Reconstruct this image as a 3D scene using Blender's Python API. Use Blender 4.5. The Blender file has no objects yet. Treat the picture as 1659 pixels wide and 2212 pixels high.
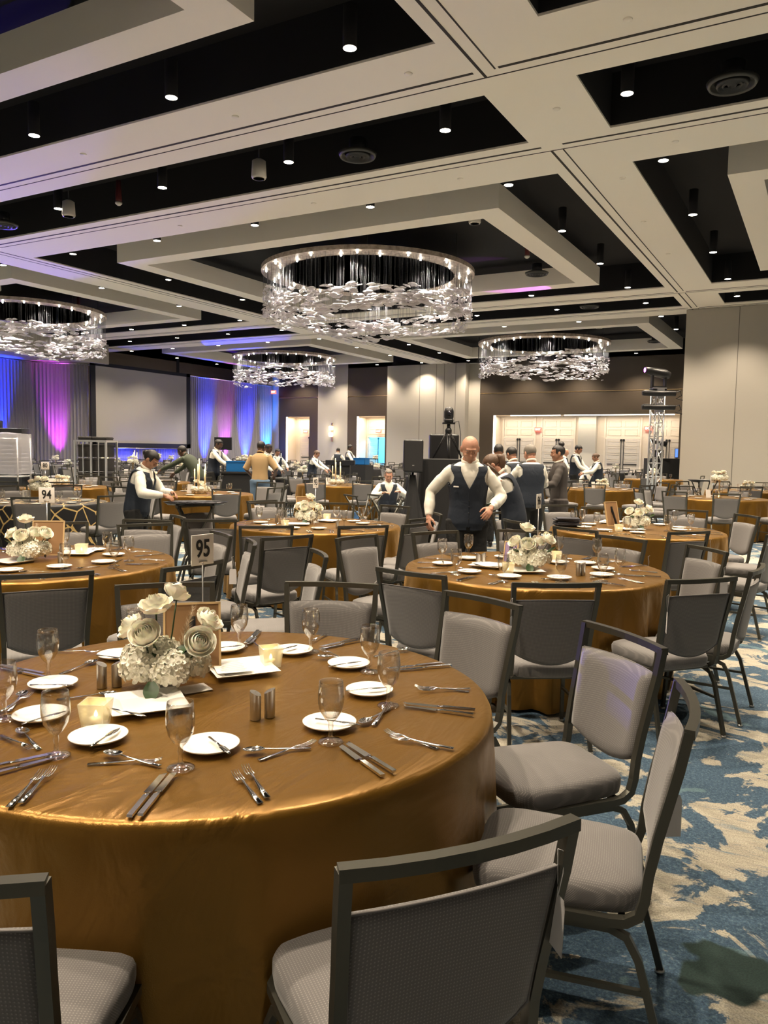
import bpy, bmesh, math, random
from math import sin, cos, pi, radians, sqrt, atan2, degrees
from mathutils import Vector, Matrix, noise
random.seed(7)
sc = bpy.context.scene
# ------------------------------------------------------------------ camera
cam = bpy.data.cameras.new('camera'); camo = bpy.data.objects.new('camera', cam)
sc.collection.objects.link(camo); sc.camera = camo
PITCH, ROLL, YAW = 0.0795975, 0.0162449, -0.50999455
def cam_axes():
    f = Vector((sin(YAW)*cos(PITCH), cos(YAW)*cos(PITCH), -sin(PITCH)))
    r = Vector((cos(YAW), -sin(YAW), 0)); u = r.cross(f)
    return r*cos(ROLL)+u*sin(ROLL), -r*sin(ROLL)+u*cos(ROLL), f
cr, cu, cf = cam_axes()
m = Matrix((cr, cu, -cf)).transposed().to_4x4(); m.translation = (0, 0, 1.6)
camo.matrix_world = m
cam.sensor_fit = 'VERTICAL'; cam.sensor_height = 36; cam.lens = 1690.6*36/2212
cam.clip_start = 0.05; cam.clip_end = 200
# ------------------------------------------------------------------ light and exposure
sc.view_settings.view_transform = 'Standard'; sc.view_settings.look = 'None'
sc.view_settings.exposure = 0.50; sc.view_settings.gamma = 1
W = bpy.data.worlds.new('world'); sc.world = W; W.use_nodes = True
W.node_tree.nodes['Background'].inputs[0].default_value = (1.0, .86, .70, 1)
W.node_tree.nodes['Background'].inputs[1].default_value = 0.13
SPOT_W = 760
CHAND_W = 6000
WARM = (1.0, .83, .63)
# ------------------------------------------------------------------ helpers
def link(o):
    sc.collection.objects.link(o); return o
def tag(o, label=None, cat=None, group=None, kind=None):
    if label: o['label'] = label
    if cat: o['category'] = cat
    if group: o['group'] = group
    if kind: o['kind'] = kind
    return o
def thing(name, label, cat, loc=(0, 0, 0), rz=0, group=None):
    o = link(bpy.data.objects.new(name, None)); o.location = loc; o.rotation_euler = (0, 0, rz)
    o.empty_display_size = .1
    return tag(o, label, cat, group)
def mat(name, col, rough=.6, metal=0., **k):
    M = bpy.data.materials.new(name); M.use_nodes = True
    b = M.node_tree.nodes['Principled BSDF']
    b.inputs['Base Color'].default_value = (*col, 1); b.inputs['Roughness'].default_value = rough
    b.inputs['Metallic'].default_value = metal
    for a, v in k.items(): b.inputs[a.replace('_', ' ')].default_value = v
    return M
def emat(name, col, s):
    return mat(name, (0, 0, 0), .5, Emission_Color=(*col, 1), Emission_Strength=s)
def nd(M, t): return M.node_tree.nodes.new(t)
def lk(M, a, b): M.node_tree.links.new(a, b)
def bsdf(M): return M.node_tree.nodes['Principled BSDF']
def coords(M, sx=1, sy=1, sz=1, kind='Object', rot=(0, 0, 0)):
    c = nd(M, 'ShaderNodeTexCoord'); p = nd(M, 'ShaderNodeMapping')
    p.inputs['Scale'].default_value = (sx, sy, sz); p.inputs['Rotation'].default_value = rot
    lk(M, c.outputs[kind], p.inputs['Vector']); return p.outputs[0]
def noise_n(M, vec, scale, detail=3, rough=.5, dist=0):
    n = nd(M, 'ShaderNodeTexNoise'); n.inputs['Scale'].default_value = scale
    n.inputs['Detail'].default_value = detail; n.inputs['Roughness'].default_value = rough
    n.inputs['Distortion'].default_value = dist
    if vec: lk(M, vec, n.inputs['Vector'])
    return n.outputs[0]
def ramp(M, f, stops, interp='LINEAR'):
    r = nd(M, 'ShaderNodeValToRGB'); r.color_ramp.interpolation = interp
    e = r.color_ramp.elements
    while len(e) < len(stops): e.new(.5)
    for i, (p, c) in enumerate(stops):
        e[i].position = p; e[i].color = (*c, 1) if len(c) == 3 else c
    lk(M, f, r.inputs[0]); return r.outputs[0]
def mixc(M, f, a, b, mode='MIX'):
    x = nd(M, 'ShaderNodeMix'); x.data_type = 'RGBA'; x.blend_type = mode
    for s, v in ((0, f), (6, a), (7, b)):
        if isinstance(v, (int, float)): x.inputs[s].default_value = v
        elif isinstance(v, tuple): x.inputs[s].default_value = (*v, 1)
        else: lk(M, v, x.inputs[s])
    return x.outputs[2]
def bump(M, h, s=.3, d=.01):
    b = nd(M, 'ShaderNodeBump'); b.inputs['Strength'].default_value = s; b.inputs['Distance'].default_value = d
    lk(M, h, b.inputs['Height']); lk(M, b.outputs[0], bsdf(M).inputs['Normal'])
class MB:
    def __init__(s): s.v = []; s.f = []; s.sm = []
    def add(s, vs, fs, smooth=False):
        n = len(s.v); s.v += [tuple(v) for v in vs]
        s.f += [tuple(i+n for i in f) for f in fs]; s.sm += [smooth]*len(fs); return s
    def box(s, x0, y0, z0, x1, y1, z1):
        v = [(x, y, z) for z in (z0, z1) for y in (y0, y1) for x in (x0, x1)]
        return s.add(v, [(0, 2, 3, 1), (4, 5, 7, 6), (0, 1, 5, 4), (2, 6, 7, 3), (0, 4, 6, 2), (1, 3, 7, 5)])
    def lathe(s, prof, n=16, c=(0, 0, 0), smooth=True, sx=1, sy=1):
        vs = [(c[0]+r*sx*cos(2*pi*i/n), c[1]+r*sy*sin(2*pi*i/n), c[2]+z) for r, z in prof for i in range(n)]
        fs = [(j*n+i, j*n+(i+1) % n, (j+1)*n+(i+1) % n, (j+1)*n+i) for j in range(len(prof)-1) for i in range(n)]
        if prof[0][0] > 1e-4: fs.append(tuple(range(n))[::-1])
        if prof[-1][0] > 1e-4: fs.append(tuple((len(prof)-1)*n+i for i in range(n)))
        return s.add(vs, fs, smooth)
    def tube(s, pts, r, n=8, caps=True, smooth=True, flat=None, closed=False, up=None):
        pts = [Vector(p) for p in pts]; N = len(pts); vs = []
        rs = r if isinstance(r, (list, tuple)) and not isinstance(r, tuple) else [r]*N
        pu = None
        for i, p in enumerate(pts):
            if closed: t = pts[(i+1) % N]-pts[i-1]
            else: t = (pts[min(i+1, N-1)]-pts[max(i-1, 0)])
            t.normalize()
            ref = Vector(up) if up else (Vector((0, 0, 1)) if pu is None else pu)
            if abs(ref.dot(t)) > .97: ref = Vector((1, 0, 0)) if abs(t.x) < .9 else Vector((0, 1, 0))
            a = ref-t*ref.dot(t); a.normalize(); b = t.cross(a)
            if not up: pu = a
            ri = rs[i]; ra, rb = ri if isinstance(ri, tuple) else (ri, ri)
            for k in range(n):
                th = 2*pi*(k+.5)/n
                if flat: q = a*(ra*(1 if cos(th) > 0 else -1))+b*(rb*(1 if sin(th) > 0 else -1))
                else: q = a*ra*cos(th)+b*rb*sin(th)
                vs.append(p+q)
        M = N if closed else N-1
        fs = [(j*n+i, j*n+(i+1) % n, ((j+1) % N)*n+(i+1) % n, ((j+1) % N)*n+i) for j in range(M) for i in range(n)]
        if caps and not closed: fs += [tuple(range(n))[::-1], tuple((N-1)*n+i for i in range(n))]
        return s.add(vs, fs, smooth)
    def sq(s, pts, a, b, up=None, closed=False): return s.tube(pts, (a, b), 4, smooth=False, flat=True, closed=closed, up=up)
    def ell(s, c, rx, ry, rz, n=12, m=8, rot=None, smooth=True):
        R = rot or Matrix.Identity(3); c = Vector(c); vs = [c+R@Vector((0, 0, rz))]
        for j in range(1, m):
            for i in range(n):
                a = pi*j/m; b = 2*pi*i/n; vs.append(c+R@Vector((rx*sin(a)*cos(b), ry*sin(a)*sin(b), rz*cos(a))))
        vs.append(c+R@Vector((0, 0, -rz))); L = len(vs)-1
        fs = [(0, 1+i, 1+(i+1) % n) for i in range(n)]
        fs += [(1+j*n+i, 1+(j+1)*n+i, 1+(j+1)*n+(i+1) % n, 1+j*n+(i+1) % n) for j in range(m-2) for i in range(n)]
        fs += [(L, 1+(m-2)*n+(i+1) % n, 1+(m-2)*n+i) for i in range(n)]
        return s.add(vs, fs, smooth)
    def grid(s, fn, nu, nv, smooth=True, wrap=False):
        vs = [fn(i/nu, j/nv) for j in range(nv+1) for i in range(nu if wrap else nu+1)]
        w = nu if wrap else nu+1
        fs = [(j*w+i, j*w+(i+1) % w, (j+1)*w+(i+1) % w, (j+1)*w+i) for j in range(nv) for i in range(nu)]
        return s.add(vs, fs, smooth)
    def rbox(s, w, d, h, r, c=(0, 0, 0), rot=None):
        # rounded box by superellipsoid-like grid
        bm = bmesh.new(); bmesh.ops.create_cube(bm, size=1)
        for v in bm.verts: v.co = Vector((v.co.x*w, v.co.y*d, v.co.z*h))
        bmesh.ops.bevel(bm, geom=bm.edges[:], offset=r, segments=3, affect='EDGES', profile=.5)
        R = rot or Matrix.Identity(3); bm.verts.index_update()
        s.add([Vector(c)+R@v.co for v in bm.verts], [[v.index for v in f.verts] for f in bm.faces], True); bm.free(); return s
    def mesh(s, name, M=None):
        me = bpy.data.meshes.new(name); me.from_pydata(s.v, [], s.f); me.validate()
        if len(me.polygons) == len(s.sm): me.polygons.foreach_set('use_smooth', s.sm)
        if M:
            for x in (M if isinstance(M, (list, tuple)) else [M]): me.materials.append(x)
        me.update(); return me
    def obj(s, name, M=None, parent=None, loc=None, rz=None):
        o = link(bpy.data.objects.new(name, s.mesh(name, M)))
        if parent: o.parent = parent
        if loc: o.location = loc
        if rz is not None: o.rotation_euler = (0, 0, rz)
        return o
def struct(name, mb, M):
    return tag(mb.obj(name, M), kind='structure')
def place(src, name, parent=None, loc=None, rz=None):
    """a copy of an object sharing its mesh"""
    c = src.copy(); c.name = name; link(c); c.parent = parent
    if loc is not None: c.location = loc
    if rz is not None: c.rotation_euler = (0, 0, rz)
    return c
def copy_tree(o, loc, rz, label=None, group=None, parent=None):
    c = o.copy(); link(c); c.parent = parent
    if loc is not None: c.location = loc; c.rotation_euler = (o.rotation_euler[0], o.rotation_euler[1], rz)
    if label: c['label'] = label
    if group: c['group'] = group
    for ch in o.children: copy_tree(ch, None, None, parent=c)
    return c
def text_mesh(s, size, M, name, parent, loc, rot, ext=.001, bold=False):
    cu_ = bpy.data.curves.new(name, 'FONT'); cu_.body = s; cu_.size = size; cu_.align_x = 'CENTER'; cu_.align_y = 'CENTER'
    cu_.extrude = ext
    if bold: cu_.offset = size*.018
    t = bpy.data.objects.new(name, cu_); link(t)
    dg = bpy.context.evaluated_depsgraph_get(); me = bpy.data.meshes.new_from_object(t.evaluated_get(dg))
    bpy.data.objects.remove(t); me.materials.clear(); me.materials.append(M)
    o = link(bpy.data.objects.new(name, me)); o.parent = parent; o.location = loc; o.rotation_euler = rot
    return o
# ------------------------------------------------------------------ materials
CEIL = mat('ceiling paint', (.90, .85, .75), .85)
WALLG = mat('grey wall fabric', (.40, .375, .325), .85)
v = coords(WALLG, 1, 1, 1); bump(WALLG, noise_n(WALLG, v, 90, 2), .25, .004)
BROWN = mat('dark brown wall covering', (.058, .042, .026), .55)
v = coords(BROWN, 1, 1, .3); bump(BROWN, noise_n(BROWN, v, 40, 3), .2, .004)
BLACK = mat('black plenum paint', (.004, .004, .005), .9)
LINE = mat('dark track groove', (.03, .025, .02), .8)
CREAM = mat('cream paint', (.62, .54, .44), .6)
GOLD = mat('brass trim', (.75, .55, .3), .3, 1)
CHROME = mat('polished cutlery steel', (.82, .82, .84), .1, 1)
STEEL = mat('brushed steel', (.55, .53, .49), .32, 1)
v = coords(STEEL, 1, 1, 60); bump(STEEL, noise_n(STEEL, v, 90, 2), .15, .001)
ALU = mat('aluminium', (.72, .72, .73), .3, .9)
BLKM = mat('black metal', (.012, .012, .013), .4)
BLKP = mat('black plastic', (.012, .012, .014), .35)
BLKC = mat('black drape cloth', (.008, .008, .009), .8)
FRAME = mat('chair frame bronze grey', (.085, .083, .068), .36, .65)
CHINA = mat('white china', (.86, .84, .79), .18)
PAPER = mat('white card', (.84, .81, .76), .7)
TAGM = mat('paper tag', (.72, .69, .68), .7)
INK = mat('black ink', (.01, .01, .01), .6)
GREYINK = mat('grey ink', (.25, .24, .24), .6)
SKIN = [mat('skin light', (.52, .27, .18), .5, Subsurface_Weight=.1), mat('skin tan', (.36, .18, .11), .5), mat('skin dark', (.10, .05, .03), .5)]
SHIRT = mat('white shirt cotton', (.80, .77, .68), .8)
v = coords(SHIRT, 1, 1, .6); bump(SHIRT, noise_n(SHIRT, v, 7, 3, .5, .6), .5, .03)
VEST = mat('navy vest cloth', (.013, .020, .034), .75)
v = coords(VEST); bump(VEST, noise_n(VEST, v, 8, 3, .5, 1), .3, .02)
TROUS = mat('black trouser cloth', (.008, .008, .008), .8)
v = coords(TROUS); bump(TROUS, noise_n(TROUS, v, 9, 3, .5, 1), .4, .03)
HAIRD = mat('black hair', (.012, .010, .009), .5); HAIRB = mat('brown hair', (.10, .055, .03), .5); HAIRG = mat('grey hair', (.17, .15, .125), .6)
v = coords(HAIRB, 1, 1, .15); bump(HAIRB, noise_n(HAIRB, v, 120, 2), .6, .006)
TAN = mat('tan shirt cotton', (.40, .27, .13), .8); JEANS = mat('blue jeans', (.10, .16, .24), .8)
SUIT = mat('dark grey suit wool', (.045, .037, .033), .8); OLIVE = mat('dark green shirt', (.035, .045, .025), .8)
BLUEP = mat('blue plastic crate', (.01, .13, .38), .4)
def mk_fabric():
    M = mat('grey dotted upholstery', (.30, .285, .275), .85, Sheen_Weight=.3)
    v = coords(M, 1, 1, 1)
    x = nd(M, 'ShaderNodeSeparateXYZ'); lk(M, v, x.inputs[0])
    def mth(op, a, b=None):
        n = nd(M, 'ShaderNodeMath'); n.operation = op
        for i, q in ((0, a), (1, b)):
            if q is None: continue
            if isinstance(q, (int, float)): n.inputs[i].default_value = q
            else: lk(M, q, n.inputs[i])
        return n.outputs[0]
    yz = mth('ADD', mth('MULTIPLY', x.outputs[1], 1.0), mth('MULTIPLY', x.outputs[2], 1.0))
    a = mth('MULTIPLY', mth('ADD', x.outputs[0], yz), 2*pi/.013); b = mth('MULTIPLY', mth('SUBTRACT', x.outputs[0], yz), 2*pi/.013)
    d = mth('MULTIPLY', mth('SINE', a), mth('SINE', b))
    c = ramp(M, d, [(.45, (.145, .137, .133)), (.8, (.27, .255, .24))])
    lk(M, c, bsdf(M).inputs['Base Color']); bump(M, d, .12, .001)
    return M
FABRIC = mk_fabric()
PLAINF = mat('grey upholstery', (.16, .15, .145), .85, Sheen_Weight=.3)
def mk_satin():
    M = mat('copper satin', (.19, .095, .012), .31, .6, Sheen_Weight=.25, Sheen_Roughness=.4, Sheen_Tint=(1, .6, .2, 1))
    v = coords(M, 1, 1, 1); n1 = noise_n(M, coords(M, 1.6, .55, 1, rot=(0, 0, .7)), 3.2, 3, .55, 1.6); n2 = noise_n(M, v, 300, 1)
    a = nd(M, 'ShaderNodeMath'); a.operation = 'MULTIPLY_ADD'; lk(M, n1, a.inputs[0]); a.inputs[1].default_value = 40.; lk(M, n2, a.inputs[2])
    b = nd(M, 'ShaderNodeBump'); b.inputs['Strength'].default_value = .25; b.inputs['Distance'].default_value = .0011
    lk(M, a.outputs[0], b.inputs['Height']); lk(M, b.outputs[0], bsdf(M).inputs['Normal'])
    return M
SATIN = mk_satin()
DARKCLOTH = mat('black tablecloth', (.012, .012, .014), .6)
def mk_blackgold():
    M = mat('black cloth with gold lines', (.01, .01, .012), .5)
    v = coords(M, 1, 1, 1); vo = nd(M, 'ShaderNodeTexVoronoi'); vo.feature = 'DISTANCE_TO_EDGE'; vo.inputs['Scale'].default_value = 4.5
    lk(M, v, vo.inputs['Vector'])
    c = ramp(M, vo.outputs[0], [(0, (.6, .42, .16)), (.03, (.6, .42, .16)), (.04, (.01, .01, .012)), (1, (.01, .01, .012))])
    lk(M, c, bsdf(M).inputs['Base Color']); return M
BLACKGOLD = mk_blackgold()
def mk_glass(name, col=(1, 1, 1), rough=0., tr=1.):
    # thin glassware: mostly clear with a reflective skin
    M = bpy.data.materials.new(name); M.use_nodes = True; t = M.node_tree; t.nodes.clear()
    o = t.nodes.new('ShaderNodeOutputMaterial'); mx = t.nodes.new('ShaderNodeMixShader')
    a = t.nodes.new('ShaderNodeBsdfTransparent'); a.inputs[0].default_value = (.985, .985, .98, 1)
    g = t.nodes.new('ShaderNodeBsdfGlossy'); g.inputs['Roughness'].default_value = .04
    f = t.nodes.new('ShaderNodeLayerWeight'); f.inputs[0].default_value = .36
    ad = t.nodes.new('ShaderNodeMath'); ad.operation = 'MULTIPLY_ADD'; ad.inputs[1].default_value = .85; ad.inputs[2].default_value = .04
    t.links.new(f.outputs['Facing'], ad.inputs[0]); t.links.new(ad.outputs[0], mx.inputs[0])
    t.links.new(a.outputs[0], mx.inputs[1]); t.links.new(g.outputs[0], mx.inputs[2]); t.links.new(mx.outputs[0], o.inputs[0])
    return M
GLASS = mk_glass('clear glass')
FROST = mat('frosted votive glass', (.72, .70, .60), .3, Alpha=.42)
def mk_crystal():
    # translucent frosted glass: passes and scatters the light of the lamps above it
    M = bpy.data.materials.new('frosted crystal leaf'); M.use_nodes = True; t = M.node_tree; t.nodes.clear()
    o = t.nodes.new('ShaderNodeOutputMaterial'); a = t.nodes.new('ShaderNodeBsdfTranslucent'); d = t.nodes.new('ShaderNodeBsdfDiffuse'); g = t.nodes.new('ShaderNodeBsdfGlossy')
    for q in (a, d, g): q.inputs[0].default_value = (1, .97, .97, 1)
    g.inputs['Roughness'].default_value = .12; m1 = t.nodes.new('ShaderNodeMixShader'); m1.inputs[0].default_value = .35; m2 = t.nodes.new('ShaderNodeMixShader'); m2.inputs[0].default_value = .14
    t.links.new(a.outputs[0], m1.inputs[1]); t.links.new(d.outputs[0], m1.inputs[2]); t.links.new(m1.outputs[0], m2.inputs[1]); t.links.new(g.outputs[0], m2.inputs[2]); t.links.new(m2.outputs[0], o.inputs[0])
    return M
CRYSTAL = mk_crystal()
PETAL = mat('white petal', (.90, .87, .74), .6, Subsurface_Weight=.15)
HYD = mat('hydrangea petal', (.88, .86, .74), .6)
LEAFM = mat('dark green leaf', (.03, .07, .02), .45)
PAMPAS = mat('dried pampas plume', (.62, .50, .36), .9)
CARDB = mat('copper picture card', (.33, .19, .09), .45, .3)
WOODG = mat('gold edged frame', (.7, .5, .26), .4, .3)
CANDLE = mat('cream candle wax', (.85, .78, .55), .5, Subsurface_Weight=.2)
FLAME = emat('warm flame glow', (1, .72, .25), 9)
EXITR = emat('red exit lamp', (1, .12, .08), 2.2)
DRAPE = mat('grey voile drape', (.26, .245, .26), .8)
SCREENM = mat('projection screen fabric', (.33, .315, .29), .8)
LENS = emat('downlight lens', (1, .88, .68), 26)
LED = emat('warm led strip', (1, .90, .78), 5)
TOWEL = mat('dark napkin cloth', (.03, .03, .038), .8)
WRAP = mat('clear plastic wrap over racks', (.7, .7, .75), .2, Alpha=.38)
SEAM = mat('panel seam shadow gap', (.12, .11, .095), .8)
def mk_carpet():
    M = mat('patterned carpet', (.4, .4, .35), .95)
    v = coords(M, 1, 1, 1); st = coords(M, .5, 3.2, 1, rot=(0, 0, .5))
    streak = noise_n(M, st, 5, 6, .65, 1.2)
    base = ramp(M, streak, [(.3, (.17, .24, .28)), (.42, (.34, .31, .25)), (.56, (.42, .39, .31)), (.68, (.34, .33, .29)), (.76, (.16, .22, .26))])
    n1 = noise_n(M, v, 2.4, 8, .64, 1.0)
    blob = ramp(M, n1, [(.47, (0, 0, 0)), (.49, (1, 1, 1))])
    fine = noise_n(M, v, 70, 4, .7)
    blue = ramp(M, fine, [(.3, (.018, .042, .078)), (.5, (.042, .085, .135)), (.68, (.10, .16, .20))])
    c = mixc(M, blob, base, blue)
    n2 = noise_n(M, v, 2.6, 4, .5, .6)
    g = ramp(M, n2, [(.64, (0, 0, 0)), (.66, (1, 1, 1))])
    c = mixc(M, g, c, (.10, .17, .20))
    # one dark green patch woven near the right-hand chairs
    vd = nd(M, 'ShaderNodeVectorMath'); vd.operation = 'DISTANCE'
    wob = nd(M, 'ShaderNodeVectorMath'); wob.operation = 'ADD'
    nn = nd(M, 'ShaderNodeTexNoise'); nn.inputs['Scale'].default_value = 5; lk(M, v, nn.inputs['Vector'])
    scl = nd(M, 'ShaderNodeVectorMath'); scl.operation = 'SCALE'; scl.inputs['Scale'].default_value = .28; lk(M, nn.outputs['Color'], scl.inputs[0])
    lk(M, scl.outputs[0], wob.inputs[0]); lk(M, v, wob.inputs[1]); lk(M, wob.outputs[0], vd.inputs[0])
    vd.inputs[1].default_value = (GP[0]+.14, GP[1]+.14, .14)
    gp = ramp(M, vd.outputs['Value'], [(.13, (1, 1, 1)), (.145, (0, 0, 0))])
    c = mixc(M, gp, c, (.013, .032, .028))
    sp = ramp(M, noise_n(M, v, 160, 2), [(.35, (.72, .72, .72)), (.65, (1.2, 1.2, 1.2))])
    c = mixc(M, 1., c, sp, 'MULTIPLY')
    lk(M, c, bsdf(M).inputs['Base Color']); bump(M, noise_n(M, v, 250, 2), .4, .004)
    return M
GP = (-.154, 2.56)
CARPET = mk_carpet()
# ------------------------------------------------------------------ room shell (x along the beams, y towards the far doors)
H = 6.5; YF = 41.25; XL = -33.3
mb = MB(); mb.add([(XL-1, -9, 0), (16, -9, 0), (16, YF+2.6, 0), (XL-1, YF+2.6, 0)], [(0, 1, 2, 3)]); struct('floor', mb, CARPET)
cols = [(XL, -19.87), (-18.5, -4.36), (-3.08, 11.06)]
rows = [(-5.2, -3.3), (-1.8, 8.88), (10.44, 12.32), (13.87, 24.56), (26.06, 27.93), (29.4, 41.25)]
def cells(a, lo, hi):
    out = []; c = lo
    for p, q in a:
        if p > c: out.append((c, p, 0))
        out.append((p, q, 1)); c = q
    if c < hi: out.append((c, hi, 0))
    return out
mb = MB(); sb = MB()
for x0, x1, hx in cells(cols, XL, 16):
    for y0, y1, hy in cells(rows, -9, YF):
        if hx and hy:
            # black sides of each recess
            for q in (((x0, y0), (x1, y0)), ((x1, y0), (x1, y1)), ((x1, y1), (x0, y1)), ((x0, y1), (x0, y0))):
                (a, b), (c, d) = q; sb.add([(a, b, H+.03), (c, d, H+.03), (c, d, H+.8), (a, b, H+.8)], [(0, 1, 2, 3)])
        else: mb.box(x0, y0, H, x1, y1, H+.035)
struct('ceiling', mb, CEIL)
sb.add([(XL-1, -9, H+.8), (16, -9, H+.8), (16, YF+1, H+.8), (XL-1, YF+1, H+.8)], [(0, 1, 2, 3)])
tag(sb.obj('ceiling_plenum', BLACK), kind='structure')
# operable-wall tracks: paired dark grooves in the white ceiling
mb = MB()
def gx(y, x0, x1, w=.035): mb.box(x0, y-w/2, H-.004, x1, y+w/2, H+.001)
def gy(x, y0, y1, w=.035): mb.box(x-w/2, y0, H-.0045, x+w/2, y1, H+.001)
for a, b in ((9.78, 9.97), (12.6, 12.8), (25.4, 25.58), (28.28, 28.48)):
    gx(a, XL, -4.25, .05); gx(a, -3.9, 16, .05); gx(b, XL, 16, .022)
for a, b in ((-4.14, -3.95), (-18.72, -18.95)):
    for y0, y1 in ((-9, 9.95), (12.8, 25.4), (25.58, 28.3), (28.5, YF)): gy(a, y0, y1, .04); gy(b, y0, y1-.15, .022)
mb.box(-25, 0, H+.3, -24.9, .1, H+.31)
struct('trim_1', mb, LINE)
# hollow soffit frames floating in the openings
def soffit(x0, y0, x1, y1, w=.55):
    mb = MB(); a = [(x0, y0), (x1, y0), (x1, y1), (x0, y1)]; b = [(x0+w, y0+w), (x1-w, y0+w), (x1-w, y1-w), (x0+w, y1-w)]
    vs = [(*p, z) for z in (H, H+.5) for p in a+b]; fs = []
    for i in range(4):
        j = (i+1) % 4
        fs += [(i, j, 4+j, 4+i), (8+i, 12+i, 12+j, 8+j), (i, 8+i, 8+j, j), (4+i, 4+j, 12+j, 12+i)]
    mb.add(vs, fs); return mb
k = 0
for x0, x1 in ((-30.9, -21.35), (-16.9, -6.0), (-1.74, 9.2)):
    for y0, y1 in ((-.4, 7.47), (15.25, 23.4), (30.85, 38.95)):
        k += 1; tag(soffit(x0, y0, x1, y1).obj('ceiling_soffit_%d' % k, CEIL), kind='structure')
# walls ---------------------------------------------------------------
def seg_wall(name, segs, M):
    mb = MB()
    for q in segs: mb.box(*q)
    return struct(name, mb, M)
OZ = 3.61; OPEN = [(-30.45, -28.6), (-25.1, -23.1), (-16.2, -6.35)]
T = .25
def wall_strip(x0, x1, y=YF, z0=0, z1=H+.8): return (x0, y, z0, x1, y+T, z1)
segs = []; edges = [XL, -22.6]; 
for x0, x1 in ((XL, -27.95), (-25.75, -22.68), (-17.0, -4.0)):
    c = x0
    for a, b in OPEN:
        if a >= x0 and b <= x1:
            if a > c: segs.append(wall_strip(c, a))
            segs.append(wall_strip(a, b, z0=OZ)); c = b
    segs.append(wall_strip(c, x1))
segs.append(wall_strip(-4.0, 16))
seg_wall('wall_back', segs, BROWN)
seg_wall('wall_back_grey', [(-27.95, YF-.02, 0, -25.75, YF+T, H+.8), (-22.68, YF-.55, 0, -17.68, YF+T, H), (-17.68, YF-.04, 0, -17.0, YF+T, H), (XL, YF-.05, 0, -31.0, YF, H)], WALLG)
mb = MB()
for x in (-20.55, -19.5, -19.0, -18.3): mb.box(x, YF-.555, 0, x+.025, YF-.55, H)
struct('trim_2', mb, SEAM)
mb = MB()
for x0, x1 in ((-30.95, -27.95), (-25.75, -22.68), (-17.0, -4.0)): mb.box(x0, YF-.02, 4.8, x1, YF, 4.835)
struct('trim_3', mb, GOLD)
# left wall
seg_wall('wall_left', [(XL-.25, 27.5, 0, XL, YF+T, H+.8)], BROWN)
mb = MB(); mb.box(XL-.25, -9, 0, XL, 27.5, H+.8); mb.box(XL, 17.0, 5.55, -30.9, 27.3, H)
struct('wall_left_grey', mb, WALLG)
mb = MB(); mb.box(XL-.02, 34.4, 5, XL+.03, 34.6, H+.8); struct('trim_4', mb, BLACK)
# partition wall on the right
mb = MB(); mb.box(-4.33, 28.55, 0, 16, 28.8, H-.01); struct('wall_right', mb, WALLG)
mb = MB()
for x in (-2.68, -.95, 1.2): mb.box(x, 28.543, .02, x+.02, 28.55, H-.02)
struct('trim_5', mb, SEAM)
# recessed doorways -----------------------------------------------------
def recess(x0, x1, dep, n):
    mb = MB(); yb = YF+T+dep
    mb.box(x0-.3, YF+T, 0, x0, yb, OZ+.1); mb.box(x1, YF+T, 0, x1+.3, yb, OZ+.1)
    mb.box(x0-.3, YF+T, OZ, x1+.3, yb+.1, OZ+.2)
    if n != 2: mb.box(x0-.3, yb, 0, x1+.3, yb+.1, OZ+.1)
    else: mb.box(x0-.3, yb, 2.38, x1+.3, yb+.1, OZ+.1)
    struct('wall_recess_%d' % n, mb, CREAM)
    return yb
def panel_frame(mb, x0, z0, x1, z1, y, t=.018, e=.02):
    for q in ((x0, z0, x1, z0+t), (x0, z1-t, x1, z1), (x0, z0, x0+t, z1), (x1-t, z0, x1, z1)): mb.box(q[0], y-e, q[1], q[2], y, q[3])
DOORM = mat('cream door paint', (.56, .51, .45), .5); PANELM = mat('door panel bead', (.66, .58, .48), .5)
dn = 0
def door_pair(xc, w, y, opn=False, zt=2.36):
    global dn
    for s in (-1, 1):
        dn += 1
        x0, x1 = (xc-w/2, xc-.01) if s < 0 else (xc+.01, xc+w/2)
        lf = MB(); lf.box(x0, y-.05, .01, x1, y, zt); d = tag(lf.obj('door_%d' % dn, DOORM), kind='structure')
        pm = MB(); 
        for i in range(6): panel_frame(pm, x0+.12, .22+i*.35, x1-.12, .22+i*.35+.26, y-.05, .02, .012)
        p = pm.obj('panel_moulding', PANELM, d)
        hb = MB(); xr = xc+s*.07; hb.box(xr-.018, y-.075, .05, xr+.018, y-.05, zt); hb.box(xr-.05, y-.085, zt-.12, xr+.05, y-.05, zt-.02)
        hb.box(min(xr, x0+.1 if s < 0 else x1-.1), y-.09, 1.0, max(xr, x0+.1 if s < 0 else x1-.1), y-.06, 1.05); hb.obj('exit_device', BLKM, d)
        if opn:
            q = d; ox = x0 if s < 0 else x1
            for t_ in (q,): t_.matrix_world = Matrix.Translation((ox, y, 0)) @ Matrix.Rotation(s*radians(-74), 4, 'Z') @ Matrix.Translation((-ox, -y, 0))
def transom(xc, w, y, z0=2.42, z1=3.42):
    mb = MB(); mb.box(xc-w/2, y-.03, z0, xc+w/2, y, z1)
    for s in (-1, 1):
        for k_ in (0, 1):
            a = xc-w/2+.12 if s < 0 else xc+.1; panel_frame(mb, a, z0+.12+k_*.45, a+w/2-.22, z0+.12+k_*.45+.33, y-.03)
    return mb
tr = MB()
yb1 = recess(*OPEN[0], .9, 1); yb2 = recess(*OPEN[1], 1.0, 2); yb3 = recess(*OPEN[2], 1.0, 3)
sets = [(-29.3, 1.6, yb1), (-24.1, 1.75, yb2), (-15.1, 1.75, yb3), (-12.85, 1.75, yb3), (-9.35, 1.75, yb3), (-7.05, 1.3, yb3)]
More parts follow.
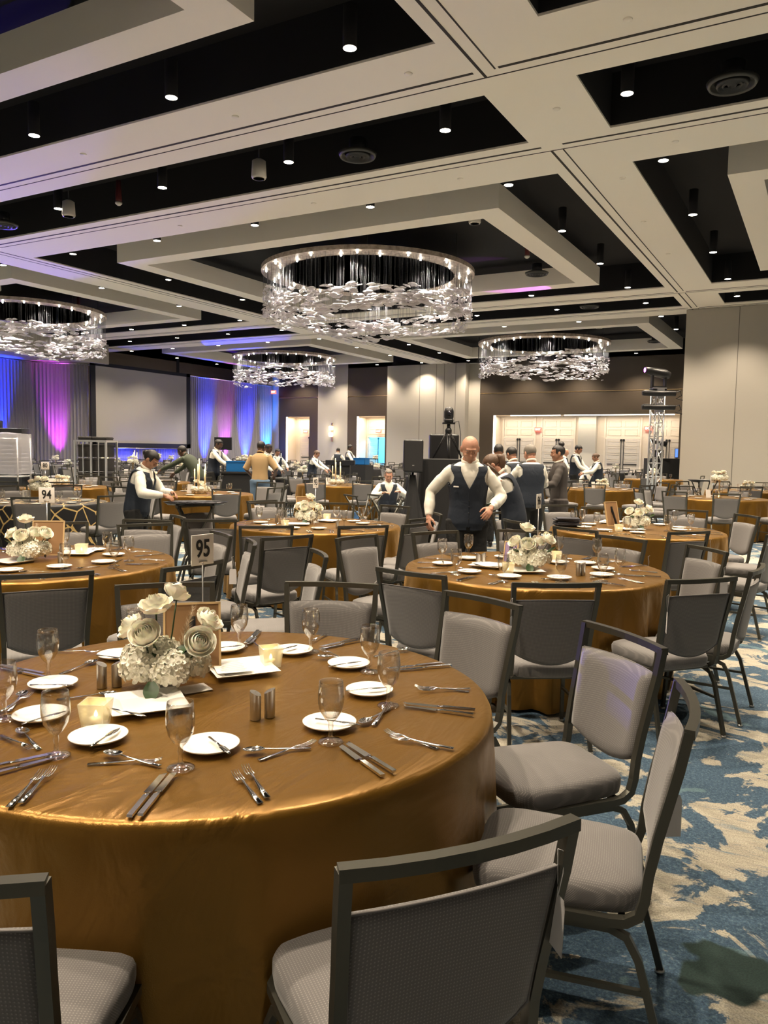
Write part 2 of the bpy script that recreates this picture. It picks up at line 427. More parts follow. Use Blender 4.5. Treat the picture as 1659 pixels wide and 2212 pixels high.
for i, (xc, w, y) in enumerate(sets):
    door_pair(xc, w, y, opn=(i == 1))
    t_ = transom(xc, w, y); tr.add(t_.v, t_.f)
    for s in (-1, 1): tr.box(xc+s*(w/2+.06)-.05, y-.06, 0, xc+s*(w/2+.06)+.05, y, 3.5)
    tr.box(xc-w/2-.1, y-.05, 2.36, xc+w/2+.1, y, 2.44)
struct('trim_6', tr, PANELM)
mb = MB(); mb.box(-11.65, yb3-.35, 0, -10.7, yb3, OZ); mb.box(-11.62, yb3-.36, 3.1, -10.73, yb3-.35, 3.13); struct('trim_7', mb, WALLG)
# led strips in the reveals
def led(x0, y0, z0, x1, y1, z1, lab):
    mb = MB(); mb.box(x0, y0, z0, x1, y1, z1); tag(mb.obj('led_strip', LED), lab, 'light strip')
led(-30.43, YF+.02, .3, -30.36, YF+.1, OZ-.02, 'glowing vertical light strip in left reveal of leftmost doorway')
led(-25.08, YF+.02, .3, -25.0, YF+.1, OZ-.02, 'glowing vertical light strip in left reveal of the blue doorway')
led(-16.18, YF+.02, .3, -16.08, YF+.1, OZ-.02, 'glowing vertical light strip at left of wide white door recess')
led(-15.2, YF+.03, OZ-.05, -12.4, YF+.09, OZ-.01, 'long glowing light strip above left pair of white doors')
led(-12.2, YF+.03, OZ-.05, -6.6, YF+.09, OZ-.01, 'long glowing light strip above right pair of white doors')
def area(name, loc, rot, sx, sy, W_, col):
    l = bpy.data.lights.new(name, 'AREA'); l.shape = 'RECTANGLE'; l.size = sx; l.size_y = sy; l.energy = W_; l.color = col
    o = link(bpy.data.objects.new(name, l)); o.location = loc; o.rotation_euler = rot; return o
area('recess_light', (-29.5, YF+.5, OZ-.06), (0, 0, 0), 1.5, .4, 60, (1, .8, .55))
area('recess_light', (-24.1, YF+.5, OZ-.06), (0, 0, 0), 1.6, .4, 65, (1, .8, .55))
area('recess_light', (-11.3, YF+.45, OZ-.06), (0, 0, 0), 9.5, .3, 150, (1, .86, .68))
# corridor behind the open blue doorway
mb = MB(); mb.box(-26.2, yb2+2.2, 0, -22.2, yb2+2.3, 3); mb.box(-26.3, yb2+.1, 0, -26.2, yb2+2.3, 3); mb.box(-22.2, yb2+.1, 0, -22.1, yb2+2.3, 3); mb.box(-26.2, yb2+.1, 2.9, -22.2, yb2+2.3, 3); mb.box(-26.2, yb2+.1, -.05, -22.2, yb2+2.3, 0)
struct('wall_corridor', mb, mat('white corridor paint', (.7, .7, .7), .6))
area('corridor_blue_light', (-24.1, yb2+1.0, 2.85), (0, 0, 0), 2.5, 1.2, 260, (.08, .55, 1))
# exit signs
def exit_sign(x, y, z, lab):
    t = thing('exit_sign', lab, 'exit sign', (x, y, z))
    if z > 4: mb = MB(); mb.tube([(0, 0, .1), (0, 0, 7.3-z)], .01, 6); mb.obj('hanger', BLKM, t)
    mb = MB(); mb.box(-.19, -.03, -.11, .19, .03, .11); mb.obj('housing', EXITR, t)
    text_mesh('EXIT', .15, mat('exit letters', (1, .55, .45), .5, Emission_Color=(1, .6, .5, 1), Emission_Strength=2.5), 'lettering', t, (0, -.034, 0), (pi/2, 0, 0), .002, True)
exit_sign(-29.5, yb1-.25, 2.68, 'red lit exit sign in the leftmost doorway recess')
exit_sign(-24.1, yb2-.25, 2.72, 'red lit exit sign above the blue glowing doorway')
exit_sign(-13.97, yb3-.12, 2.86, 'red lit exit sign between two left white door pairs')
exit_sign(-8.05, yb3-.12, 2.92, 'red lit exit sign beside the truss tower')
exit_sign(-30.95, 40.6, 5.15, 'small red exit sign at upper right end of blue drape')
# wall sconce
t = thing('wall_sconce', 'glowing two-tier wall sconce on grey wall between the doorways', 'wall light', (-26.85, YF-.03, 2.6))
mb = MB(); mb.box(-.05, -.05, -.55, .05, 0, .6); mb.obj('backplate', GOLD, t)
GL = emat('sconce glass glow', (1, .85, .6), 4)
for z in (-.12, .28):
    mb = MB(); mb.lathe([(.03, -.13), (.13, -.12), (.14, .1), (.1, .13)], 12, (0, -.15, z)); mb.obj('lamp_shade', GL, t)
def pt(name, loc, e, col, r=.05):
    l = bpy.data.lights.new(name, 'POINT'); l.energy = e; l.color = col; l.shadow_soft_size = r
    o = link(bpy.data.objects.new(name, l)); o.location = loc; return o
def spot(name, loc, tgt, e, col, size, blend=.6, r=.06, parent=None):
    l = bpy.data.lights.new(name, 'SPOT'); l.energy = e; l.color = col; l.spot_size = radians(size); l.spot_blend = blend; l.shadow_soft_size = r
    o = link(bpy.data.objects.new(name, l)); o.location = loc; d = Vector(tgt)-Vector(loc)
    o.rotation_euler = d.to_track_quat('-Z', 'Y').to_euler()
    if parent: o.parent = parent
    return o
pt('sconce_light', (-26.85, YF-.45, 2.7), 12, (1, .8, .55))
# downlights -------------------------------------------------------------
XM = [-17.25, -14.27, -11.3, -8.33, -5.36]; XLF = [-29.0, -26.0, -23.0, -20.1]; XR = [-2.62, .35, 3.3]
pos = []
for xs, side in ((XM, (-17.25, -5.36)), (XLF, (-20.1,)), (XR, (-2.62,))):
    for y in (8.53, 11.32, 14.11, 24.2, 26.9, 29.7, 40.0): pos += [(x, y) for x in xs if not (y > 30 and x > -4) and not (x > -3.5 and y > 28)]
    for y in (-.9, 2.0, 5.1, 17.5, 20.9, 32.95, 36.3): pos += [(x, y) for x in side if not (x > -3.5 and y > 28)]
pos += [(-31.9, y) for y in (29.7, 33.0, 36.3)]
can = MB(); can.lathe([(.075, .02), (.085, 0), (.09, .0), (.09, .5)], 16)
lens = MB(); lens.lathe([(.001, -.003), (.082, -.003)], 16, smooth=False)
can0 = can.mesh('can', BLACK); lens0 = lens.mesh('lens', LENS)
sl = bpy.data.lights.new('downlight_beam', 'SPOT'); sl.energy = SPOT_W; sl.color = WARM; sl.spot_size = radians(112); sl.spot_blend = .7; sl.shadow_soft_size = .09
pos.sort(key=lambda p: p[0]**2+p[1]**2)
ORD = ['first', 'second', 'third', 'fourth', 'fifth', 'sixth', 'seventh', 'eighth', 'ninth', 'tenth', 'eleventh', 'twelfth', 'thirteenth', 'fourteenth', 'fifteenth', 'sixteenth', 'seventeenth']
YS = sorted({p[1] for p in pos})
for x, y in pos:
    bay = 'left bay' if x < -19 else ('right bay' if x > -4 else 'middle bay')
    rowx = sorted([p[0] for p in pos if p[1] == y and ('left bay' if p[0] < -19 else ('right bay' if p[0] > -4 else 'middle bay')) == bay], reverse=True)
    t = thing('downlight', '%s downlight from the right in the %s row of the %s' % (ORD[rowx.index(x)], ORD[YS.index(y)], bay), 'ceiling light', (x, y, H+.02), 0, 'recessed ceiling downlights')
    for n_, me in (('housing', can0), ('lens', lens0)):
        o = link(bpy.data.objects.new(n_, me)); o.parent = t
    o = link(bpy.data.objects.new('downlight_beam', sl)); o.location = (0, 0, -.02); o.parent = t
# ceiling speakers, vents, detectors, sprinkler covers
WH = mat('off white plastic', (.62, .59, .52), .5)
def cspk(x, y, z, lab):
    t = thing('ceiling_speaker', lab, 'speaker', (x, y, z))
    mb = MB(); mb.lathe([(.001, 0), (.12, 0), (.135, .03), (.12, .3), (.05, .34), (.001, .34)], 20); mb.obj('housing', WH, t)
    mb = MB(); mb.lathe([(.001, -.004), (.1, -.004)], 20); mb.obj('grille', mat('speaker grille', (.5, .47, .4), .8), t)
    mb = MB(); mb.tube([(0, 0, .33), (0, 0, 7.3-z)], .012, 6); mb.obj('stem', BLKM, t)
cspk(-9.0, 11.35, 6.35, 'white pendant speaker in near ceiling slot, the right one')
cspk(-14.05, 11.4, 6.35, 'white pendant speaker in near ceiling slot, the left one')
cspk(-7.1, 6.6, 6.75, 'white pendant speaker at top left corner of the view')
cspk(-7.0, 16.4, 6.6, 'white pendant speaker inside the big chandelier coffer')
cspk(-24.0, 16.6, 6.6, 'white pendant speaker inside the left chandelier coffer')
cspk(-17.9, 26.9, 6.35, 'white pendant speaker in far ceiling slot')
cspk(-8.2, 32.2, 6.6, 'white pendant speaker inside the far right coffer')
def vent(x, y, z, lab):
    t = thing('ceiling_vent', lab, 'air vent', (x, y, z))
    mb = MB(); mb.lathe([(.33, .06), (.30, 0), (.27, .02), (.28, .08)], 28); mb.obj('rim', STEEL if False else mat('dark grey diffuser', (.05, .05, .045), .4), t)
    mb = MB()
    for r in (.22, .15, .08): mb.lathe([(r, .05), (r-.035, -.02+.1*(.22-r)), (r-.04, .03)], 24)
    mb.lathe([(.15, .05), (.15, .3)], 24, smooth=True); mb.obj('cone', mat('black diffuser', (.02, .02, .02), .4), t)
vent(-7.2, 11.75, 6.55, 'round dark air diffuser in near slot left of crossing beams')
vent(-1.33, 11.7, 6.5, 'round dark air diffuser in slot at upper right')
vent(-16.5, 11.6, 6.5, 'round dark air diffuser in near slot at left edge')
vent(-7.3, 21.6, 6.55, 'round dark air diffuser in the big chandelier coffer')
vent(-6.75, 6.9, 6.8, 'round dark air diffuser beside speaker at top left')
vent(-7.2, 26.9, 6.5, 'round dark air diffuser in far slot near partition wall')
vent(-13.6, 26.9, 6.5, 'round dark air diffuser in far slot behind large chandelier')
vent(-6.9, 37.0, 6.6, 'round dark air diffuser in far right coffer')
def det(x, y, z, lab):
    t = thing('smoke_detector', lab, 'smoke detector', (x, y, z))
    mb = MB(); mb.lathe([(.001, 0), (.03, .005), (.07, .04), (.07, .07)], 16); mb.obj('sensor_cap', WH, t)
    mb = MB(); mb.lathe([(.06, .07), (.065, .12), (.05, .5)], 12); mb.obj('mount', mat('red mount', (.12, .02, .02), .6), t)
det(-12.9, 11.7, 6.5, 'white smoke detector in near slot between the two speakers')
det(-7.0, 19.9, 6.6, 'white smoke detector beside diffuser in the chandelier coffer')
det(-24.2, 20.0, 6.6, 'white smoke detector in the left chandelier coffer')
det(-15.6, 26.9, 6.5, 'white smoke detector in far ceiling slot')
NS = 0
for x, y in ((-5.0, 9.4), (-7.9, 9.4), (-11.2, 9.4), (-3.6, 11.3), (-6.0, 13.35), (-9.2, 13.35), (-12.8, 13.35), (-3.4, 14.6), (-3.6, 17.5), (-3.6, 20.5), (-2.2, 9.4), (-2.3, 13.3)):
    mb = MB(); mb.lathe([(.001, -.012), (.05, -.01), (.055, 0)], 14)
    tag(mb.obj('sprinkler_cover', CEIL, None, (x, y, H-.001)), 'flush sprinkler cover, %s in the cream ceiling' % ORD[NS], 'sprinkler', 'flush sprinkler covers'); NS += 1
# black rods hanging in coffers
for x, y, z, lab in ((-15.6, 20.3, 6.1, 'black hanging rod with small box left of large chandelier'), (-28.9, 36.3, 6.1, 'black hanging rod over the blue drape'), (-15.4, 37.0, 6.1, 'black hanging rod above the wide grey panel')):
    mb = MB(); mb.tube([(0, 0, 0), (0, 0, 1.21)], .02, 6); mb.box(-.07, -.07, -.1, .07, .07, .06); tag(mb.obj('hanging_rod', BLKM, None, (x, y, z)), lab, 'ceiling rod')
# ------------------------------------------------------------------ chandeliers
RINGM = mat('champagne metal leaf ring', (.50, .42, .34), .45, .3)
v = coords(RINGM); lk(RINGM, ramp(RINGM, noise_n(RINGM, v, 9, 4), [(.35, (.36, .28, .22)), (.65, (.62, .54, .46))]), bsdf(RINGM).inputs['Base Color'])
BULB = emat('chandelier bulb', (1, .93, .82), 40); WIRE = mat('fine steel wire', (.045, .045, .05), .7)
def leaf(mb, c, L, a, tilt, roll):
    R = Matrix.Rotation(a, 3, 'Z') @ Matrix.Rotation(tilt, 3, 'Y') @ Matrix.Rotation(roll, 3, 'X'); n = 7; vs = []; Wd = L*.21
    for i in range(n+1):
        t = i/n; w = Wd*sin(pi*min(1, max(.02, t)))**.7; b = .008*sin(pi*t)*L/.3
        for s, dz in ((-1, 0), (0, -.018), (1, 0)): vs.append(Vector(c)+R@Vector(((t-.5)*L, s*w, dz+b)))
        vs.append(Vector(c)+R@Vector(((t-.5)*L, 0, .012+b)))
    fs = []
    for i in range(n):
        k0 = 4*i; k1 = k0+4
        for p, q in ((0, 1), (1, 2), (2, 3), (3, 0)): fs.append((k0+p, k0+q, k1+q, k1+p))
    mb.add(vs, fs, True)
def chandelier(x, y, R, lab, seed, nleaf):
    rnd = random.Random(seed); zr = 6.45
    t = thing('ring_chandelier', lab, 'chandelier', (x, y, 0))
    mb = MB(); mb.lathe([(R-.56, zr), (R, zr), (R, zr+.11), (R-.56, zr+.11), (R-.56, zr)], 96); o = mb.obj('ring', RINGM, t)
    for p in o.data.polygons: p.use_smooth = False
    nb = 28; bm0 = None
    for i in range(nb):
        a = 2*pi*(i+rnd.uniform(-.2, .2))/nb; r = R-(.14 if i % 2 else .42)
        if bm0 is None:
            b = MB(); b.lathe([(.001, -.07), (.02, -.06), (.026, -.035), (.012, 0)], 10); bm0 = b.mesh('bulb', BULB)
        bo = link(bpy.data.objects.new('bulb', bm0)); bo.parent = t; bo.location = (r*cos(a), r*sin(a), zr)
    wm = MB(); st = MB(); nl = 0
    lay = 8
    big = []
    while nl < nleaf:
        a = rnd.uniform(0, 2*pi); k_ = rnd.randrange(lay)
        # school-like belts that wander up and down round the ring
        off = .10*sin(2*a+seed)+.08*sin(5*a+k_)
        dens = .5+.5*sin(3*a+k_*1.7+seed)+.5*sin(7*a+k_*2.3)
        if k_ in (0, lay-1) and dens < .55: continue
        if dens < -.2: continue
        r = R-.06-rnd.random()**1.5*.5
        z = 5.74-k_*.09+off+rnd.gauss(0, .022)
        big.append((r*cos(a), r*sin(a), z, rnd.uniform(.16, .32), a+pi/2+rnd.gauss(0, .2), rnd.gauss(0, .12), rnd.gauss(0, .9))); nl += 1
    cxr, cyr = -x, -y
    big.sort(key=lambda q: (q[0]-cxr)**2+(q[1]-cyr)**2)
    for i, q in enumerate(big):
        if i < 90:
            l = MB(); leaf(l, (0, 0, 0), q[3], q[4], q[5], q[6]); l.obj('glass_leaf', CRYSTAL, t, q[:3])
        else: leaf(st, q[:3], *q[3:])
        if rnd.random() < .5: wm.tube([(q[0], q[1], q[2]), (q[0], q[1], zr)], .0018, 3, caps=False)
    for i in range(60):
        a = rnd.uniform(0, 2*pi); r = R-.05-rnd.random()*.45
        wm.tube([(r*cos(a), r*sin(a), rnd.uniform(5.3, 5.9)), (r*cos(a), r*sin(a), zr)], .002, 3, caps=False)
    tag(st.obj('glass_leaves', CRYSTAL, t), kind='stuff'); tag(wm.obj('suspension_wires', WIRE, t), kind='stuff')
    rm = MB()
    for i in range(6): a = pi*i/3; rm.tube([((R-.28)*cos(a), (R-.28)*sin(a), zr+.1), ((R-.28)*cos(a), (R-.28)*sin(a), 7.3)], .008, 5)
    rm.obj('suspension_rods', BLKM, t)
    l = bpy.data.lights.new('chandelier_light', 'SPOT'); l.energy = CHAND_W/8; l.color = (1, .90, .80); l.shadow_soft_size = .05; l.spot_size = radians(120); l.spot_blend = .8
    for i in range(8):
        a = 2*pi*(i+.5)/8; o = link(bpy.data.objects.new('chandelier_light', l)); o.parent = t; o.location = ((R-.28)*cos(a), (R-.28)*sin(a), zr-.18)
chandelier(-11.43, 19.3, 2.97, 'largest ring chandelier of glass leaves hanging at centre', 1, 1450)
chandelier(-26.3, 19.3, 2.9, 'ring chandelier of glass leaves cut off by left edge', 2, 1050)
chandelier(-11.38, 34.95, 2.95, 'ring chandelier of glass leaves over the white doors at right', 3, 1050)
chandelier(-25.95, 35.0, 2.82, 'smallest looking ring chandelier, far off beyond the blue drape', 4, 950)
# ------------------------------------------------------------------ drapes, screen, uplights
def drape(p0, p1, z0, z1, lab, amp=.06, pitch=.17, name='pipe_drape', skew=0):
    p0, p1 = Vector((*p0, 0)), Vector((*p1, 0)); L = (p1-p0).length; d = (p1-p0)/L; n = Vector((-d.y, d.x, 0))
    nu = int(L/.022)
    def fn(u, w):
        s = u*L; a = amp*(.6+.4*noise.noise((s*.6, 0, skew))); ph = s/pitch*2*pi+2.5*noise.noise((s*1.1, 3, skew))
        o = a*sin(ph)+.4*a*sin(2.3*ph+1+1.5*w)
        p = p0+d*s+n*o*(1-.35*w); return (p.x, p.y, z0+(z1-z0)*w)
    t = thing(name, lab, 'drape')
    mb = MB(); mb.grid(fn, nu, 6); mb.obj('curtain', DRAPE, t)
    mb = MB(); mb.tube([tuple(p0+Vector((0, 0, z1))), tuple(p1+Vector((0, 0, z1)))], .025, 8); mb.obj('cross_pipe', ALU, t)
    for p in (p0, p1):
        mb = MB(); mb.tube([(p.x, p.y, 0), (p.x, p.y, z1)], .025, 8); mb.obj('upright', ALU, t)
XD = -31.4
drape((XD, 33.35), (XD, 41.0), .02, 5.56, 'tall pleated drape lit blue and purple, right of projection screen')
drape((-36.5+3.25, 24.8), (XD, 26.45), .02, 5.5, 'tall pleated drape lit violet beside screen left edge', skew=4)
drape((-33.25, 14.0), (-33.2, 24.7), .02, 5.5, 'tall pleated drape lit deep blue at left edge', skew=9)
drape((XD+.1, 26.6), (XD+.1, 33.2), .02, 1.45, 'short pleated skirt drape below projection screen', .04, .2, 'skirt_drape', 5)
t = thing('projection_screen', 'large blank projection screen in black frame between drapes', 'projection screen', (XD+.25, 29.8, 0))
mb = MB(); mb.box(-.01, -3.15, 1.72, .01, 3.15, 5.5); mb.obj('screen_surface', SCREENM, t)
mb = MB()
for q in ((-3.42, 1.5, 3.42, 1.72), (-3.42, 5.45, 3.42, 5.62), (-3.42, 1.5, -3.13, 5.62), (3.13, 1.5, 3.42, 5.62)): mb.box(-.04, q[0], q[1], .03, q[2], q[3])
mb.obj('frame', mat('black velvet frame', (.008, .009, .014), .9), t)
mb = MB()
for y in (-3.0, 3.0): mb.box(-.05, y-.04, 0, .0, y+.04, 1.6)
mb.obj('stand_legs', BLKM, t)
def uplight(x, y, tgt, e, col, size, lab):
    t = thing('uplight', lab, 'uplight', (x, y, 0))
    mb = MB(); mb.lathe([(.1, 0), (.12, .05), (.12, .22), (.1, .25)], 12); mb.obj('housing', BLKP, t)
    mb = MB(); mb.lathe([(.001, .255), (.09, .255)], 12); mb.obj('lens', emat('uplight lens', col, 6), t)
    spot('uplight_beam', (x, y, .3), tgt, e, col, size, .8, .12)
BL = (.01, .03, 1); AZ = (0, .16, 1); PU = (.75, .05, 1)
uplight(XD+.42, 34.6, (XD-.1, 34.6, 2.9), 8500, BL, 34, 'floor uplight washing the drape blue beside the screen')
uplight(XD+.42, 36.4, (XD-.1, 36.4, 2.9), 2200, PU, 34, 'floor uplight washing the drape purple')
uplight(XD+.42, 38.3, (XD-.1, 38.3, 2.9), 9500, BL, 38, 'floor uplight washing the drape blue near its middle')
uplight(XD+.42, 40.3, (XD-.1, 40.4, 2.9), 7500, AZ, 38, 'floor uplight washing the drape azure at its right end')
uplight(-31.95, 25.2, (-32.55, 25.5, 2.9), 2200, PU, 30, 'floor uplight washing the left drape magenta')
uplight(-32.75, 22.6, (-33.3, 22.6, 2.9), 11000, BL, 40, 'floor uplight washing the leftmost drape blue')
uplight(-32.75, 20.6, (-33.3, 20.6, 2.9), 11000, BL, 40, 'floor uplight at far left of the leftmost drape')
uplight(XD+.5, 28.5, (XD+.1, 28.7, 1.0), 260, BL, 120, 'floor uplight under the screen at its left')
uplight(XD+.5, 31.6, (XD+.1, 31.6, 1.0), 260, BL, 120, 'floor uplight under the screen at its right')
# ------------------------------------------------------------------ tables and cloths
def cloth_mesh(name, seed, M, R=.925, folds=17, amp=1.):
    mb = MB(); N = 144; rnd = random.Random(seed)
    ph = rnd.uniform(0, 9)
    prof = [(0, .765), (.3, .765), (.6, .765), (.85, .765), (.905, .764), (.922, .758), (R+.004, .745)]
    sk = [(.70, .12), (.60, .34), (.45, .6), (.30, .85), (.15, 1.05), (.02, 1.2)]
    vs = []
    rows_ = [('t', p) for p in prof[1:]]+[('s', q) for q in sk]
    for k_, q in rows_:
        for i in range(N):
            a = 2*pi*i/N
            if k_ == 't':
                r, z = q; w = .0
                z += .0015*noise.noise((r*cos(a)*7, r*sin(a)*7, seed)) if r < .9 else 0
            else:
                z, w = q
                f = sin(folds*a+ph+1.8*noise.noise((cos(a)*1.5, sin(a)*1.5, seed+3)))
                f = f*.75+.35*sin(2*folds*a+ph*2+w)
                g = .6+.8*noise.noise((cos(a)*2.2, sin(a)*2.2, seed+9))
                r = R+.006+w*(.022+.062*amp*f*max(.2, g))
            vs.append((r*cos(a), r*sin(a), z))
    vs.append((0, 0, .765)); c = len(vs)-1
    n_ = len(rows_)
    fs = [(j*N+i, (j+1)*N+i, (j+1)*N+(i+1) % N, j*N+(i+1) % N) for j in range(n_-1) for i in range(N)]
    fs += [(c, i, (i+1) % N) for i in range(N)]
    mb.add(vs, fs, True); return mb.mesh(name, M)
CL = {'95': cloth_mesh('satin_near', 2, SATIN, amp=.55, folds=11), 0: cloth_mesh('satin_a', 1, SATIN, amp=1.35), 1: cloth_mesh('satin_b', 5, SATIN, amp=1.3, folds=21), 2: cloth_mesh('satin_c', 11, SATIN, amp=1.4, folds=19)}
CLB = cloth_mesh('black_cloth', 3, DARKCLOTH); CLG = cloth_mesh('blackgold_cloth', 8, BLACKGOLD)
WOODT = mat('plywood table top', (.3, .2, .11), .6)
tt = MB(); tt.lathe([(.001, .73), (.89, .73), (.905, .745), (.9, .755), (.001, .755)], 48); tt0 = tt.mesh('tabletop', WOODT)
tl = MB(); tl.sq([(.45, -.3, 0), (.45, -.3, .73)], .02, .02); tl.sq([(.45, .3, 0), (.45, .3, .73)], .02, .02); tl.sq([(.45, -.3, .2), (.45, .3, .2)], .012, .012); tl0 = tl.mesh('leg_frame', BLKM)
def table(x, y, desc, cloth, lab, rz=0):
    t = thing('round_table', 'round banquet table hidden under the cloth, ' + desc, 'table', (x, y, 0))
    o = link(bpy.data.objects.new('tabletop', tt0)); o.parent = t
    for a in (0, pi):
        o = link(bpy.data.objects.new('leg_frame', tl0)); o.parent = t; o.rotation_euler = (0, 0, a)
    c = link(bpy.data.objects.new('tablecloth', cloth)); c.location = (x, y, 0); c.rotation_euler = (0, 0, rz)
    tag(c, lab, 'tablecloth'); return c
ZT = .767
# ------------------------------------------------------------------ tableware
gp = [(.001, .003), (.034, .003), (.036, .0), (.037, .003), (.03, .007), (.012, .011), (.006, .018), (.0055, .035), (.008, .047), (.0065, .058), (.02, .072), (.032, .092), (.0375, .118), (.038, .14), (.0355, .165), (.0335, .178)]
gpi = [(.0325, .178), (.0345, .165), (.037, .14), (.0365, .118), (.031, .093), (.019, .0745), (.001, .069)]
g = MB(); g.lathe(gp+gpi, 28); GOB = g.mesh('goblet', GLASS)
g = MB(); g.lathe(gp, 10); GOBL = g.mesh('goblet_far', GLASS)
p_ = MB(); p_.lathe([(.001, .004), (.045, .003), (.05, 0), (.054, .004), (.076, .011), (.081, .015), (.0815, .017), (.079, .0175), (.06, .012), (.05, .0075), (.001, .007)], 40); PLATE = p_.mesh('bread_plate', CHINA)
p_ = MB(); p_.lathe([(.001, .004), (.05, 0), (.081, .015), (.05, .0075), (.001, .007)], 12); PLATEL = p_.mesh('bread_plate_far', CHINA)
def sqplate():
    mb = MB(); n = 12
    def sec(h, z): return [(-h, -h, z), (h, -h, z), (h, h, z), (-h, h, z)]
    vs = sec(.075, 0)+sec(.115, .016)+sec(.118, .019)+sec(.112, .019)+sec(.075, .006)
    fs = [(3, 2, 1, 0)]+[(4*j+i, 4*j+(i+1) % 4, 4*j+4+(i+1) % 4, 4*j+4+i) for j in range(4) for i in range(4)]+[(16, 17, 18, 19)]
    return mb.add(vs, fs).mesh('square_plate', CHINA)
SQP = sqplate()
def hilt(mb, x0, x1, wd, th, z):
    # tapering flat handle along x
    mb.sq([(x0, 0, z), (x0+(x1-x0)*.3, 0, z+.004), (x1, 0, z)], th, wd, up=(0, 0, 1))
def fork():
    mb = MB(); L = .19
    pts = [(0, 0, .001), (.05, 0, .003), (.105, 0, .006), (.125, 0, .009), (.138, 0, .005)]
    mb.tube(pts, [(.0015, .0085), (.0015, .007), (.0018, .003), (.0018, .004), (.0014, .0115)], 8)
    for i in range(4):
        y = (i-1.5)*.0062; mb.tube([(.134, y*.95, .006), (.155, y, .004), (.175, y, .006), (L, y*.95, .011)], [(.0011, .0019), (.0011, .0016), (.001, .0014), (.0007, .0008)], 6)
    return mb.mesh('fork', CHROME)
def knife():
    mb = MB(); mb.sq([(0, 0, .004), (.06, 0, .004), (.105, 0, .004)], .0032, .0065, up=(0, 0, 1)); mb.tube([(.105, 0, .004), (.112, 0, .004), (.122, 0, .004)], [(.004, .0075), (.0025, .004), (.0022, .006)], 8)
    vs = []; n = 10
    for i in range(n+1):
        t = i/n; x = .12+.115*t; w = .0105*(1-.15*t) if t < .85 else .0105*.87*sqrt(max(0, 1-((t-.85)/.15)**2))+.0005
        vs += [(x, -.0075, .0052), (x, -.0075+w*1.9, .0045), (x, -.0075, .0035)]
    fs = [(3*i+a, 3*i+b, 3*i+3+b, 3*i+3+a) for i in range(n) for a, b in ((0, 1), (1, 2), (2, 0))]
    return mb.add(vs, fs).mesh('knife', CHROME)
def spoon():
    mb = MB(); mb.tube([(0, 0, .001), (.05, 0, .003), (.105, 0, .006), (.13, 0, .009)], [(.0015, .008), (.0015, .0065), (.0018, .003), (.0018, .0035)], 8)
    R = Matrix.Rotation(-.05, 3, 'Y'); n, m_ = 14, 5; vs = []
    for j in range(m_+1):
        a = j/m_
        for i in range(n):
            b = 2*pi*i/n; vs.append((.157+.03*a*cos(b), .0185*a*sin(b)*(1-.12*cos(b)), .0035+.0065*a*a))
    fs = [(j*n+i, (j+1)*n+i, (j+1)*n+(i+1) % n, j*n+(i+1) % n) for j in range(m_) for i in range(n)]
    return mb.add(vs, fs, True).mesh('spoon', CHROME)
def spreader():
    mb = MB(); mb.tube([(0, 0, .003), (.07, 0, .004)], [(.002, .005), (.0018, .003)], 8)
    mb.tube([(.07, 0, .004), (.09, 0, .004), (.12, 0, .0035), (.145, 0, .003)], [(.0012, .003), (.0012, .0095), (.001, .010), (.0008, .002)], 8); return mb.mesh('butter_knife', CHROME)
CUT = {'fork': (fork(), .19), 'knife': (knife(), .235), 'spoon': (spoon(), .187), 'spreader': (spreader(), .145)}
def cutl(kind, tip, end, z, lab, g=None, name=None):
    me, L = CUT[kind]; a = atan2(tip[1]-end[1], tip[0]-end[0]); cx_, cy_ = (tip[0]+end[0])/2, (tip[1]+end[1])/2
    o = link(bpy.data.objects.new(name or {'fork': 'dinner_fork', 'knife': 'dinner_knife', 'spoon': 'dessert_spoon', 'spreader': 'butter_knife'}[kind], me))
    o.location = (cx_-cos(a)*L/2, cy_-sin(a)*L/2, z); o.rotation_euler = (0, 0, a)
    return tag(o, lab, {'fork': 'fork', 'knife': 'knife', 'spoon': 'spoon', 'spreader': 'butter knife'}[kind], g)
def shaker(x, y, rz, lab, g=None, far=False):
    mb = MB(); n = 24; vs = []
    for z in (0, .078):
        for i in range(n):
            a = 2*pi*i/n; r = .019; zz = z
            if z > 0: zz = .082+.008*cos(a)+.0*i
            vs.append((r*cos(a)*(1.0 if cos(a) > 0 else .8), r*sin(a), zz))
    fs = [(i, (i+1) % n, n+(i+1) % n, n+i) for i in range(n)]+[tuple(range(n))[::-1], tuple(n+i for i in range(n))]
    mb.add(vs, [fs[i] for i in range(n)], True); mb.add(vs, fs[n:], False)
    t = thing('salt_shaker', lab, 'shaker', (x, y, ZT), rz, g); mb.obj('body', STEEL, t)
    h = MB()
    for i in range(5): h.lathe([(.001, .0), (.0012, .0)], 6, (.004*cos(i*1.256), .004*sin(i*1.256), .0855))
    h.obj('pour_holes', INK, t); return t
